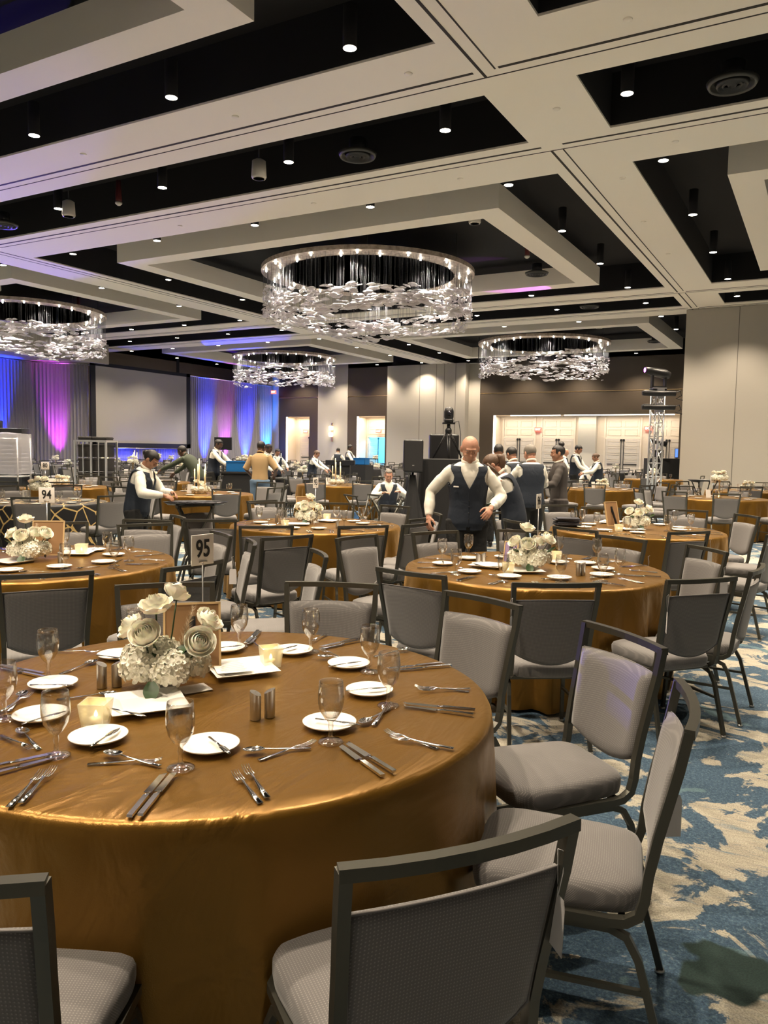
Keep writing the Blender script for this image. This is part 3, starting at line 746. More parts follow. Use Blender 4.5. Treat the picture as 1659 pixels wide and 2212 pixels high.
def votive(x, y, rz, lab):
    t = thing('votive_holder', lab, 'candle holder', (x, y, ZT), rz)
    mb = MB(); b, tp, h = .031, .040, .075
    def s_(r, z): return [(-r, -r, z), (r, -r, z), (r, r, z), (-r, r, z)]
    vs = s_(b, 0)+s_(tp, h)+s_(tp-.004, h)+s_(b-.004, .008)
    fs = [(3, 2, 1, 0)]+[(4*j+i, 4*j+(i+1) % 4, 4*j+4+(i+1) % 4, 4*j+4+i) for j in range(3) for i in range(4)]+[(12, 13, 14, 15)]
    mb.add(vs, fs); mb.obj('frosted_glass', FROST, t)
    c = thing('tealight', 'tea light inside the ' + lab.replace('square frosted ', ''), 'tea light', (x, y, ZT+.0095), rz)
    mb = MB(); mb.lathe([(.001, 0), (.017, 0), (.017, .017), (.001, .018)], 16); mb.obj('wax', CANDLE, c)
    mb = MB(); mb.lathe([(.001, .018), (.006, .022), (.005, .03), (.001, .038)], 10); mb.obj('flame_bulb', FLAME, c)
    o = pt('tealight_glow', (0, 0, .045), .09, (1, .7, .25), .008); o.parent = c
# ------------------------------------------------------------------ flowers
def rose(R, seed):
    mb = MB(); rnd = random.Random(seed)
    layers = [(3, .14, 1.0, -.3), (3, .27, 1.0, 0.), (4, .42, .97, .15), (5, .58, .92, .4), (5, .75, .84, .7), (6, .92, .72, 1.)]
    for li, (n, r, h, open_) in enumerate(layers):
        for i in range(n):
            a0 = 2*pi*(i+.5*li)/n+rnd.uniform(-.15, .15); wd = 2*pi/n*1.25; hh = h*rnd.uniform(.93, 1.07)
            def fn(u, w, a0=a0, wd=wd, r=r, hh=hh, op=open_):
                s = (u-.5)*2; edge = 1-.16*abs(s)**3
                a = a0+s*wd*.62*(.5+.5*sin(pi*min(1, .15+w*.7)))
                rr = R*(.12+r*sin(pi*.5*min(1, w*1.6)))*(1-(1-op)*.75*max(0, w-.45))+R*op*.3*max(0, w-.72)
                z = R*(-.62+1.3*w*hh*edge)-R*op*.7*max(0, w-.82)*(1+.4*sin(9*a+li))
                return (rr*cos(a), rr*sin(a), z)
            mb.grid(fn, 6, 6)
    return mb
def hydrangea(R, seed, n=80):
    mb = MB(); rnd = random.Random(seed)
    for i in range(n):
        z = 1-1.55*(i+.5)/n; a = i*2.39996; q = sqrt(max(0, 1-z*z)); d = Vector((q*cos(a), q*sin(a), z)); c = d*R*rnd.uniform(.86, 1.02)
        t1 = d.orthogonal().normalized(); t2 = d.cross(t1); ro = rnd.uniform(0, 1.57); s = R*.27*rnd.uniform(.85, 1.2)
        for k_ in range(4):
            e = ro+k_*pi/2; u = t1*cos(e)+t2*sin(e); v_ = d.cross(u); cup = rnd.uniform(.1, .5)
            L_ = [c]+[c+u*s*a_+v_*s*b_+d*s*cup*a_*.9 for a_, b_ in ((.35, .38), (.75, .46), (1.05, .28), (1.15, 0), (1.05, -.28), (.75, -.46), (.35, -.38))]+[c+u*s*.65-d*s*.04]
            mb.add(L_, [(q_, (q_+1) % 8, 8) for q_ in range(8)], True)
    mb.ell((0, 0, -.0*R), R*.82, R*.82, R*.8, 14, 10)
    return mb
def leafm(L, W_):
    mb = MB()
    def fn(u, w): 
        s = (u-.5)*2; return (W_*s*sin(pi*min(1, .08+w*.92))**.8*.5, L*w, .12*L*(sin(w*2)+abs(s)*.35))
    return mb.grid(fn, 4, 8)
ROSE0 = rose(.047, 2).mesh('rose', PETAL); HYD0 = hydrangea(.062, 4).mesh('hydrangea', HYD); LEAF0 = leafm(.08, .055).mesh('leaf', LEAFM)
def pampas():
    mb = MB(); rnd = random.Random(5); mb.tube([(0, 0, -.06), (0, .01, .04), (.01, .03, .13)], .0015, 5)
    for i in range(260):
        t = rnd.random(); p = Vector((.01*t, .01+.02*t, -.01+.14*t)); a = rnd.uniform(0, 6.28); L = .035*(1-.45*t)
        q = p+Vector((cos(a)*L*.7, sin(a)*L*.7, L*.8)); s = Vector((-sin(a), cos(a), 0))*.0012
        mb.add([p-s, p+s, q+Vector((0, 0, -.004))], [(0, 1, 2)])
    return mb.mesh('pampas_plume', PAMPAS)
PAM0 = pampas()
VASEM = mk_glass('vase glass')
def part(name, me, parent, loc, rot=(0, 0, 0), s=1.):
    o = link(bpy.data.objects.new(name, me)); o.parent = parent; o.location = loc; o.rotation_mode = 'ZXY' if name == 'rose' else 'XYZ'; o.rotation_euler = rot; o.scale = (s, s, s); return o
def stem(t, a, b):
    a, b = Vector(a), Vector(b); m_ = (a+b)/2+Vector((b.x-a.x, b.y-a.y, 0))*.15
    MB().tube([a, m_, b], .0028, 6).obj('stem', LEAFM, t)
def centerpiece(x, y, rz, lab, roses, hyds, leaves, pam=(), s=1.):
    t = thing('flower_arrangement', lab, 'flowers', (x, y, ZT), rz)
    mb = MB(); mb.lathe([(.001, .002), (.04, 0), (.045, .004), (.05, .08), (.048, .08), (.043, .008), (.001, .006)], 20); mb.obj('vase', mat('white vase', (.6, .6, .55), .3), t)
    for h in hyds: part('hydrangea', HYD0, t, h[:3], (h[3] if len(h) > 3 else 0, 0, h[0]*30), h[4] if len(h) > 4 else 1)
    for i, r in enumerate(roses):
        part('rose', ROSE0, t, r[:3], (r[3], r[4], i*1.3), r[5] if len(r) > 5 else 1)
        stem(t, (r[0]*.15, r[1]*.15, .05), (r[0], r[1], r[2]-.02))
    for l in leaves: part('leaf', LEAF0, t, l[:3], l[3:6], l[6] if len(l) > 6 else 1)
    for q in pam: part('pampas_plume', PAM0, t, q[:3], q[3:6], q[6] if len(q) > 6 else 1)
    return t
def sign(x, y, rz, num, lab, pole=.42, w=.105, h=.15, cat='table number sign'):
    t = thing('table_number_sign', lab, cat, (x, y, ZT), rz)
    mb = MB(); mb.lathe([(.001, .006), (.04, .005), (.045, 0)], 20); mb.obj('base', STEEL, t)
    mb = MB(); mb.tube([(0, 0, .004), (0, 0, pole)], .003, 8); mb.obj('pole', ALU, t)
    mb = MB(); mb.rbox(w, .004, h, .0015, (0, 0, pole+h/2-.01)); mb.obj('card', PAPER, t)
    mb = MB(); mb.tube([(-.018, -.003, pole+.003), (.018, -.003, pole+.003)], .004, 6); mb.obj('clip', STEEL, t)
    text_mesh(num, h*.80, INK, 'number', t, (0, -.0035, pole+h/2-.008), (pi/2, 0, 0), .0006, True).scale = (.78, 1, 1)
# image right / away unit vectors of the room seen from the entrance side
RT = Vector((cos(YAW), -sin(YAW), 0)); AW = Vector((sin(YAW), cos(YAW), 0)); RZC = atan2(RT.y, RT.x)
# ------------------------------------------------------------------ banquet chair
CW = .225
def side_pts(s, n=0):
    # side upright: top corner down the leaning back, round the bend, forward under the seat
    w1, w0 = s*CW, s*.205
    return [(w1, -.29, .92), (w1*.985, -.272, .82), (w1*.955, -.25, .72), (w1*.93, -.228, .62), (w0, -.212, .53), (w0, -.205, .46), (w0, -.192, .415), (w0, -.16, .393), (w0, -.12, .388), (w0*1.0, .20, .388), (w0*.9, .225, .388)]
def make_chair():
    t = thing('banquet_chair', '', 'chair')
    FR = FRAME
    # seat cushion: rounded trapezoid, domed, thick front roll
    mb = MB()
    def outline(k_):
        pts = []
        for i in range(40):
            a = 2*pi*i/40; c, s_ = cos(a), sin(a); e = .33
            x = (abs(c)**e)*(1 if c > 0 else -1); y = (abs(s_)**e)*(1 if s_ > 0 else -1)
            yy = .02+y*.225; wd = .185+(yy+.2)*.075
            pts.append((x*wd*k_, .02+(yy-.02)*k_+(.018*(1-x*x) if y > 0 else 0)*k_))
        return pts
    lay = [(.93, .393), (.985, .402), (1.0, .425), (1.0, .448), (.97, .463), (.88, .473), (.6, .482), (.3, .486)]
    vs = [(x, y, z) for k_, z in lay for x, y in outline(k_)]+[(0, .02, .487), (0, .02, .392)]
    n = 40; fs = [(j*n+i, j*n+(i+1) % n, (j+1)*n+(i+1) % n, (j+1)*n+i) for j in range(len(lay)-1) for i in range(n)]
    fs += [(7*n+i, 7*n+(i+1) % n, 8*n) for i in range(n)]+[((i+1) % n, i, 8*n+1) for i in range(n)]
    mb.add(vs, fs, True); mb.obj('seat', FABRIC, t)
    # backrest pad
    mb = MB(); nu, nv = 14, 14; F = []; B = []
    for j in range(nv+1):
        w = j/nv
        for i in range(nu+1):
            u = (i/nu-.5)*2
            zlo = .475+.055*u*u; zhi = .835-.006*u*u; z = zlo+(zhi-zlo)*w
            hw = .187+.028*(z-.5)/.4
            yb = -.215-.075*max(0, (z-.5)/.42)**1.15-.022*(1-u*u)
            ed = min(1, min(w, 1-w)*7, (1-abs(u))*7); th = .016*sqrt(max(0, 1-(1-ed)**2))
            F.append((u*hw, yb+.008+th, z)); B.append((u*hw, yb-.002-th*.45, z))
    W1 = nu+1; q = [(j*W1+i, j*W1+i+1, (j+1)*W1+i+1, (j+1)*W1+i) for j in range(nv) for i in range(nu)]
    mb.add(F+B, [f[::-1] for f in q], True); N = len(F)
    mb.f += [tuple(k_+N for k_ in f) for f in q]; mb.sm += [True]*len(q)
    bd = [i for i in range(W1)]+[j*W1+nu for j in range(1, nv+1)]+[nv*W1+i for i in range(nu-1, -1, -1)]+[j*W1 for j in range(nv-1, 0, -1)]
    for a, b in zip(bd, bd[1:]+bd[:1]): mb.f.append((a, b, b+N, a+N)); mb.sm.append(True)
    bo = mb.obj('backrest', FABRIC, t)
    mb = MB(); mb.tube([B[i] for i in bd], .003, 5, closed=True); mb.obj('piping', PLAINF, bo)
    for s in (-1, 1): mb = MB(); mb.sq(side_pts(s), .012, .0125, up=(s, 0, 0)); mb.obj('side_frame', FR, t)
    mb = MB(); pts = [(x*CW*1.045, -.29-.028*(1-x*x), .916) for x in (-1, -.66, -.33, 0, .33, .66, 1)]
    mb.sq(pts, .012, .013, up=(0, 0, 1)); mb.obj('top_rail', FR, t)
    mb = MB()
    for y in (-.15, .19): mb.sq([(-.2, y, .385), (.2, y, .385)], .009, .009)
    mb.tube([(-.09, .02, .378), (-.09, .02, .345), (.09, .02, .345), (.09, .02, .378)], .005, 6); mb.obj('seat_frame', FR, t)
    for s in (-1, 1):
        x = s*.20
        mb = MB(); mb.sq([(x, 0, .368), (x, .13, .368), (x*1.02, .175, .352), (x*1.06, .20, .30), (x*1.12, .245, .012)], .010, .010, up=(1, 0, 0)); mb.obj('leg', FR, t)
        mb = MB(); mb.sq([(x, 0, .368), (x, -.12, .368), (x*1.02, -.165, .352), (x*1.05, -.195, .30), (x*1.1, -.275, .012)], .010, .010, up=(1, 0, 0)); mb.obj('leg', FR, t)
        mb = MB(); mb.sq([(x*1.06, .215, .215), (x*1.06, -.215, .215)], .007, .007); mb.obj('stretcher', FR, t)
        for y, xx in ((.245, x*1.12), (-.275, x*1.1)):
            mb = MB(); mb.lathe([(.001, 0), (.014, 0), (.016, .006), (.012, .014)], 8, (xx, y, 0)); mb.obj('foot_glide', STEEL, t)
    return t
chair0 = make_chair()
def joined(root, name, me_name):
    mb = bmesh.new(); mats = []
    def rec(o):
        if o.type == 'MESH':
            tmp = bmesh.new(); tmp.from_mesh(o.data); M = o.data.materials[0]
            if M not in mats: mats.append(M)
            for f in tmp.faces: f.material_index = mats.index(M)
            me = bpy.data.meshes.new('x'); tmp.to_mesh(me); tmp.free(); mb.from_mesh(me); bpy.data.meshes.remove(me)
        for c in o.children: rec(c)
    rec(root); me = bpy.data.meshes.new(me_name); mb.to_mesh(me); mb.free()
    for M in mats: me.materials.append(M)
    return me
CHAIRJ = joined(chair0, 'c', 'banquet_chair_mesh')
used = [False]; LABS = {}
def dedup(lab):
    n = LABS[lab] = LABS.get(lab, 0)+1
    return lab if n == 1 else lab+[', farther one', ', farthest one', ', last one'][min(n-2, 2)]
def chair_at_rail(x, y, deg, lab, g='banquet chairs'):
    """x, y: middle of the top rail; deg: heading the sitter faces"""
    lab = dedup(lab); a = radians(deg); ox, oy = x+cos(a)*.30, y+sin(a)*.30
    if not used[0]:
        used[0] = True; chair0.location = (ox, oy, 0); chair0.rotation_euler = (0, 0, a-pi/2); chair0['label'] = lab; chair0['group'] = g; return chair0
    return copy_tree(chair0, (ox, oy, 0), a-pi/2, lab, g)
def ctag(x, y, z, rz, lab, tilt=0.):
    """swing tag with string; top of string at x,y,z"""
    t = thing('paper_tag', lab, 'tag', (x, y, z), rz); t.rotation_euler = (0, tilt, rz)
    mb = MB(); mb.add([(-.026, 0, -.10), (-.02, 0, -.085), (.02, 0, -.085), (.026, 0, -.10), (.028, .002, -.20), (-.028, .002, -.20)]+[(-.026, .001, -.10), (-.02, .001, -.085), (.02, .001, -.085), (.026, .001, -.10), (.028, .003, -.20), (-.028, .003, -.20)],
        [(0, 1, 2, 3, 4, 5), (11, 10, 9, 8, 7, 6)]); mb.obj('card', TAGM, t)
    mb = MB(); mb.tube([(0, 0, -.09), (.004, .004, -.04), (-.003, .006, 0), (.006, -.004, .01), (-.008, -.004, .004), (0, 0, -.09)], .0009, 4); mb.obj('string', TAGM, t)
NOSTUFF = False
def sidew(x, y, X, Y):
    d = Vector((x-X, y-Y, 0)); a = degrees(atan2(d.dot(AW), d.dot(RT))) % 360
    return ['right', 'far right', 'far', 'far left', 'left', 'near left', 'near', 'near right'][int(((a+22.5) % 360)//45)]
def hypot_(a, b): return sqrt(a*a+b*b)
# ------------------------------------------------------------------ placed tables
TB = {'95': (-1.76, 2.0), '96': (-1.79, 5.44), '94': (-4.87, 3.66), '93': (-4.84, 7.12), '97': (-1.77, 8.87)}
DESC = {'95': 'the nearest table', '96': 'the second right-hand table', '94': 'the left-hand table', '93': 'the middle table', '97': 'the third right-hand table'}
for i, (k, (x, y)) in enumerate(TB.items()):
    table(x, y, DESC[k], CL.get(k, CL[i % 3]), 'copper satin floor-length cloth on '+DESC[k], i*.9)
G = {'95': [[-1.752, 1.355], [-1.413, 1.467], [-2.121, 1.461], [-2.366, 1.803], [-2.377, 2.22], [-2.092, 2.518], [-1.796, 2.612], [-1.444, 2.49], [-1.197, 2.189], [-1.183, 1.825]], '96': [[-2.447, 5.274], [-2.408, 5.681], [-2.119, 4.792], [-1.754, 4.712], [-2.203, 6.014], [-1.434, 4.904], [-1.789, 6.042], [-1.488, 6.029], [-1.219, 5.112], [-1.185, 5.453]], '94': [[-4.375, 3.481], [-5.159, 4.101], [-4.712, 4.128], [-4.236, 3.77], [-4.333, 3.99]], '93': [[-5.422, 6.863], [-5.201, 6.948], [-4.922, 6.641], [-4.564, 6.678], [-4.459, 7.095], [-4.795, 7.468], [-4.538, 7.58], [-4.417, 7.488]], '97': [[-2.44, 8.773], [-2.424, 9.076], [-2.146, 8.643], [-1.733, 8.23], [-2.23, 9.755], [-1.441, 8.856], [-1.484, 9.634], [-1.244, 9.18]]}
P = {'95': [[-1.752, 1.495], [-1.441, 1.611], [-2.042, 1.527], [-2.28, 1.755], [-2.385, 2.139], [-2.108, 2.447], [-1.851, 2.566], [-1.553, 2.518], [-1.317, 2.273], [-1.257, 1.932]], '96': [[-2.391, 5.174], [-2.348, 5.551], [-2.079, 4.932], [-1.778, 4.892], [-1.482, 5.037], [-2.144, 5.785], [-1.522, 5.823], [-1.34, 5.624], [-1.275, 5.324], [-1.705, 5.748]], '94': [[-4.473, 3.509], [-4.41, 3.825], [-4.645, 4.128], [-4.976, 4.236], [-4.599, 3.228], [-5.18, 4.086]], '93': [[-5.393, 6.848], [-4.759, 6.573], [-4.524, 6.71], [-4.663, 7.635], [-4.445, 7.466], [-4.329, 6.913], [-5.126, 6.649]], '97': [[-2.289, 8.673], [-2.331, 9.052], [-2.229, 9.395], [-2.011, 8.459], [-1.666, 8.437], [-1.629, 9.557], [-1.395, 9.328], [-1.335, 9.024]]}
SQ = {'95': [[-1.855, 1.776], [-1.857, 2.247]], '96': [[-1.776, 5.198], [-2.076, 5.271]], '94': [[-4.924, 4.021], [-4.926, 3.48]], '93': [[-4.941, 6.939], [-4.904, 7.478]], '97': [[-1.796, 8.746], [-2.195, 9.569]]}
V = {'95': [[-1.847, 1.568], [-1.807, 2.361]], '96': [[-1.845, 5.049], [-1.752, 5.855]], '94': [[-4.927, 4.068]], '93': [[-4.91, 6.651], [-5.025, 7.622]], '97': [[-1.877, 8.514]]}
S = {'95': [[-2.127, 1.835], [-2.101, 1.872], [-1.482, 1.864], [-1.463, 1.904]], '96': [[-2.172, 5.315], [-2.15, 5.354], [-1.415, 5.258], [-1.398, 5.291]], '94': [[-4.58, 3.605]], '93': [[-5.316, 7.044], [-4.445, 6.937]], '97': [[-1.424, 9.039]]}
F = {'95': [[-1.968, 1.935]], '96': [[-1.807, 5.425]], '94': [[-4.933, 3.602]], '93': [[-5.016, 7.288]], '97': [[-1.768, 8.943]]}
C = [('fork', [-1.697, 1.283], [-1.578, 1.081]), ('fork', [-1.693, 1.32], [-1.559, 1.09]), ('knife', [-1.422, 1.424], [-1.312, 1.198]), ('knife', [-1.4, 1.438], [-1.291, 1.21]), ('fork', [-1.281, 1.518], [-1.1, 1.407]), ('fork', [-1.293, 1.566], [-1.084, 1.422]), ('knife', [-1.152, 1.816], [-0.928, 1.687]), ('knife', [-1.141, 1.835], [-0.915, 1.721]), ('fork', [-1.11, 1.973], [-0.872, 1.933]), ('fork', [-1.032, 1.931], [-0.874, 1.954]), ('knife', [-1.163, 2.206], [-0.911, 2.245]), ('knife', [-1.163, 2.217], [-0.925, 2.285]), ('fork', [-1.213, 2.401], [-1.028, 2.468]), ('fork', [-1.174, 2.367], [-1.041, 2.49]), ('knife', [-1.349, 2.576], [-1.238, 2.707]), ('knife', [-1.408, 2.538], [-1.254, 2.733]), ('knife', [-1.783, 2.666], [-1.716, 2.882]), ('knife', [-1.793, 2.689], [-1.733, 2.903]), ('fork', [-1.21, 1.805], [-1.277, 1.599]), ('spoon', [-1.31, 1.648], [-1.227, 1.725]), ('spoon', [-1.176, 2.015], [-1.177, 2.124]), ('fork', [-1.195, 2.206], [-1.136, 1.972]), ('fork', [-1.76, 2.646], [-1.61, 2.584]), ('spoon', [-1.666, 2.564], [-1.596, 2.603]), ('spoon', [-1.996, 1.421], [-1.83, 1.36]), ('fork', [-1.822, 1.338], [-1.998, 1.365]), ('fork', [-1.49, 1.464], [-1.626, 1.366]), ('spoon', [-1.634, 1.425], [-1.475, 1.443]), ('knife', [-1.748, 1.302], [-1.772, 1.204]), ('knife', [-1.776, 1.306], [-1.812, 1.219]), ('knife', [-2.618, 1.795], [-2.397, 1.801]), ('knife', [-2.647, 1.809], [-2.417, 1.82]), ('spoon', [-2.398, 2.037], [-2.378, 1.868]), ('fork', [-2.504, 2.119], [-2.632, 2.066]), ('spoon', [-2.289, 1.65], [-2.177, 1.516]), ('fork', [-2.235, 1.616], [-2.187, 1.502]), ('spoon', [-2.056, 1.763], [-2.11, 1.704]), ('knife', [-2.095, 2.562], [-2.193, 2.77]), ('knife', [-2.079, 2.563], [-2.179, 2.768]), ('fork', [-2.097, 2.595], [-1.967, 2.524]), ('spoon', [-1.479, 2.828], [-1.525, 2.715]), ('fork', [-1.875, 2.74], [-1.903, 2.881])]
SPR = [([-1.688, 1.414], [-1.731, 1.555]), ([-1.464, 1.634], [-1.338, 1.572]), ([-1.994, 1.422], [-1.981, 1.574]), ([-2.304, 1.679], [-2.175, 1.76]), ([-2.429, 2.063], [-2.272, 2.084]), ([-2.104, 2.386], [-2.066, 2.456]), ([-1.871, 2.487], [-1.862, 2.587]), ([-1.576, 2.414], [-1.511, 2.54]), ([-1.351, 2.212], [-1.282, 2.287]), ([-1.29, 1.917], [-1.161, 1.941]), ([-1.884, 1.66], [-1.746, 1.666])]
CHR = {'a': (-0.5, 1.21, 143), 'd': (-0.62, 2.97, -130), 'e': (-1.34, 3.34, -110), 'f': (-2.13, 3.28, -65), 'g': (-2.79, 2.8, -44), 'h': (-3.52, 2.68, 146), 'k': (-5.09, 4.87, -32), 'j': (-5.75, 4.52, -34), 'l': (-3.13, 3.37, 178), 'm': (-4.08, 4.7, -120), 'n': (-3.54, 4.4, -135), 'o': (-4.17, 5.38, 134), 'p': (-3.52, 5.93, 140), 'q': (-3.13, 5.16, -11), 'r': (-2.82, 4.2, -134), 's': (-1.98, 3.84, 82), 't': (-1.17, 3.94, 124), 'u': (-0.54, 4.55, 139), 'v': (-0.31, 5.2, 176), 'w': (-0.7, 6.06, -138), 'x': (-1.38, 6.41, -116), 'y': (-1.91, 6.9, 70), 'z': (-2.79, 5.86, -29), 'aa': (-2.22, 6.45, -74), 'bb': (-0.99, 7.27, 143), 'cc': (-2.94, 9.85, -48), 'cc2': (-2.39, 9.8, -77), 'dd': (-1.42, 10.12, -81), 'ee': (-0.72, 9.71, -143), 't6a': (-2.05, 14.81, 73), 't6b': (-1.18, 14.94, 121), 't8a': (-4.14, 16.9, 139), 't9a': (-9.05, 13.27, 94), 't93a': (-5.99, 7.73, -33), 't93b': (-5.29, 8.23, -65), 't93r': (-4.49, 8.31, -103), '11a': (-8.28, 5.96, 151), '11b': (-8.16, 6.95, 179), 'c': (-0.29, 2.23, -159)}

def lastname(lst): return lst
def spin(x, y, k): return atan2(y-TB[k][1], x-TB[k][0])
def where(x, y, k):
    # words for a spot on a round table as seen from the entrance
    d = Vector((x-TB[k][0], y-TB[k][1], 0)); u, v_ = d.dot(RT), d.dot(AW); a = degrees(atan2(v_, u)) % 360
    names = ['right', 'right back', 'back right', 'back', 'back left', 'left back', 'left', 'left front', 'front left', 'front', 'front right', 'right front']
    return names[int(((a+15) % 360)//30)]
def uniq(items, k):
    """unique position words per item: clock sector, then nearer or farther, then ordinal"""
    out = {}; by = {}
    for i, (x, y) in enumerate(items): by.setdefault(where(x, y, k), []).append(i)
    for w, ids in by.items():
        ids.sort(key=lambda i: items[i][0]**2+items[i][1]**2)
        if len(ids) == 1: out[ids[0]] = ('at the %s edge' % w, '')
        else:
            for n, i in enumerate(ids): out[i] = ('at the %s edge' % w, ', %s of %s' % (['nearest', 'second nearest', 'third nearest', 'fourth nearest', 'fifth nearest', 'sixth nearest', 'seventh nearest', 'eighth', 'ninth'][n], ['', 'one', 'two', 'three', 'four', 'five', 'six', 'seven', 'eight', 'nine'][len(ids)]))
    return out
for k in TB:
    near = k in ('95', '96'); D_ = DESC[k]
    u_ = uniq(G[k], k)
    for i, (x, y) in enumerate(G[k]):
        o = link(bpy.data.objects.new('water_goblet', GOB)); o.location = (x, y, ZT)
        tag(o, 'clear goblet %s of %s%s' % (u_[i][0], D_, u_[i][1]), 'glass', 'water goblets on '+D_)
    u_ = uniq(P[k], k)
    for i, (x, y) in enumerate(P[k]):
        o = link(bpy.data.objects.new('bread_plate', PLATE)); o.location = (x, y, ZT)
        tag(o, 'bread plate %s of %s%s' % (u_[i][0], D_, u_[i][1]), 'plate', 'bread plates on '+D_)
        if k != '95':
            a = random.uniform(0, 6.3); cutl('spreader', (x+.06*cos(a), y+.06*sin(a)), (x-.06*cos(a), y-.06*sin(a)), ZT+.014, 'butter knife %s of %s%s' % (u_[i][0], D_, u_[i][1]), 'butter knives on '+D_)
    for i, (x, y) in enumerate(SQ[k]):
        o = link(bpy.data.objects.new('square_plate', SQP)); o.location = (x, y, ZT); o.rotation_euler = (0, 0, .95 if k == '95' else .6+i)
        tag(o, 'white square plate %s on %s' % ('in front of the flowers' if i == 0 else 'to the side of the flowers', D_), 'plate')
    for i, (x, y) in enumerate(V[k]):
        votive(x, y, .5+i*.4+(0 if k == '95' else i), 'square frosted candle holder %s on %s' % (['left of the flowers', 'right of the flowers'][i] if k != '95' else ['in front of the white plate', 'behind the menu card'][i], D_))
    for i, (x, y) in enumerate(S[k]):
        g = 'steel shakers on '+D_; pos_ = {'95': ['left pair, outer one', 'left pair, inner one', 'right pair, left one', 'right pair, right one'], '96': ['left pair, outer one', 'left pair, inner one', 'right pair, left one', 'right pair, right one']}.get(k, ['left one', 'right one'])[i]
        shaker(x, y, atan2(0, 1)+(pi if i % 2 == 0 else 0)+RZC, 'brushed steel shaker, %s, on %s' % (pos_, D_), g)
def stp(t, i): return t
# cutlery on the nearest table
names = {}
u_ = uniq([((c[1][0]+c[2][0])/2, (c[1][1]+c[2][1])/2) for c in C], '95')
for i, (kind, tip, end) in enumerate(C):
    cutl(kind, tip, end, ZT+.001+.003*(i % 2), '%s %s of %s%s' % ({'fork': 'fork', 'knife': 'knife', 'spoon': 'spoon'}[kind], u_[i][0], DESC['95'], u_[i][1]), 'cutlery on the nearest table')
pn = uniq(P['95'], '95')
for i, (a, b) in enumerate(SPR):
    if i < 10: cutl('spreader', b, a, ZT+.017, 'butter knife on the bread plate %s%s' % pn[i], 'butter knives on the nearest table')
    else: cutl('spreader', b, a, ZT+.016, 'butter knife lying on the square plate before the flowers')
# settings on the other close tables
rn = random.Random(3)
for k in ('96', '94', '93', '97'):
    cx_, cy_ = TB[k]; D_ = DESC[k]; ring = []
    a0 = {'96': .2, '94': .5, '93': .35, '97': .1}[k]
    for s in range(10):
        a = a0+2*pi*s/10; w = where(cx_+cos(a), cy_+sin(a), k); ca, sa = cos(a), sin(a)
        def P_(r, t): return (cx_+ca*r-sa*t, cy_+sa*r+ca*t)
        j = rn.uniform(-.015, .015)
        sd = '%s setting of %s' % (w, D_)
        for dx in (.10, .125): cutl('fork', P_(.66+j, dx), P_(.86+j, dx-.01), ZT, dedup('fork left of the %s' % sd), 'forks on '+D_)
        for dx in (-.11, -.135): cutl('knife', P_(.64+j, dx), P_(.87+j, dx+.01), ZT, dedup('knife right of the %s' % sd), 'knives on '+D_)
        cutl('spoon', P_(.56, -.06), P_(.55, .11), ZT, dedup('dessert spoon above the %s' % sd), 'spoons on '+D_)
# number signs
sign(-2.016, 2.214, RZC+.98, '95', 'white 95 number card on slim pole beside the nearest flowers', .40, .11, .115)
sign(-5.125, 3.919, RZC+.1, '94', 'white 94 number card on slim pole on the left-hand table', .40, .115, .115)
sign(-1.936, 5.949, RZC+1.05, '96', 'white 96 number card on slim pole behind roses, right of the vests', .40, .11, .115)
sign(-4.99, 7.329, RZC+1.1, '93', 'white 93 number card turned half away on the middle table', .40, .11, .115)
# centrepieces: local x = image right, local y = away
centerpiece(-1.965, 1.945, RZC, 'white roses over hydrangeas on the nearest table',
    [(-.005, -.03, .295, .2, -.1, 1.12), (.045, .05, .325, -.5, .4, .95), (-.10, -.01, .215, .3, -.8, 1.), (-.03, -.075, .205, .8, 0, 1.05), (.165, .02, .235, .1, .7, 1.), (.15, -.055, .175, .9, .6, 1.05)],
    [(-.055, -.04, .085, 0, 1.05), (.05, -.05, .08, 0, 1.1), (.11, .01, .085, 0, .95), (-.0, .055, .09, 0, 1), (-.085, .035, .095, 0, .9), (0, -.01, .12, 0, .9)],
    [(.0, -.105, .05, -1.0, .1, 3.3, .95), (.02, -.08, .12, .3, 0, .4, .8), (-.0, -.05, .14, .9, 0, 2.2, .8), (.06, -.05, .13, .2, .3, -1.0, .9), (.09, -.04, .13, .6, .1, -1.6, .7)],
    [(.08, -.02, .15, -.15, .25, .3, 1.05), (-.085, -.0, .13, .3, -.2, 1., .8)])
def std_center(x, y, lab, v=0, s=1.):
    R_ = random.Random(v)
    ro = [(R_.uniform(-.02, .04), 0, .30, .1, R_.uniform(-.3, .3), 1.1), (-.10, -.02, .20, .4, -.7, 1.), (-.01, -.07, .19, .8, 0, 1.05), (.07, -.03, .21, .5, .4, 1.), (.14, -.02, .20+R_.uniform(-.02, .04), .4, .7, 1.05), (-.05, .06, .22, -.4, -.4, .95)]
    return centerpiece(x, y, RZC+R_.uniform(-.2, .2), lab, ro[:6-v % 2], [(-.06, -.03, .085, 0, 1), (.05, -.05, .08, 0, 1.1), (.11, .01, .085, 0, .9), (0, .06, .09, 0, 1), (-.09, .03, .09, 0, .8), (0, 0, .12, 0, .9)],
        [(.0, -.09, .05, -1., .1, 3.2), (-.08, -.06, .12, .5, 0, 2.5, .8), (.13, -.05, .13, .5, .2, -1.4, .9)], [(.03, -.03, .14, .1, .3, .2)] if v % 2 else [])
std_center(-1.80, 5.33, 'white roses and hydrangeas on the second right-hand table', 1)
std_center(-4.93, 3.60, 'white roses and hydrangeas on the left-hand table', 3)
std_center(-5.0, 7.18, 'white roses and hydrangeas on the middle table', 2)
std_center(-1.78, 8.93, 'white roses and hydrangeas on the third right-hand table', 5)
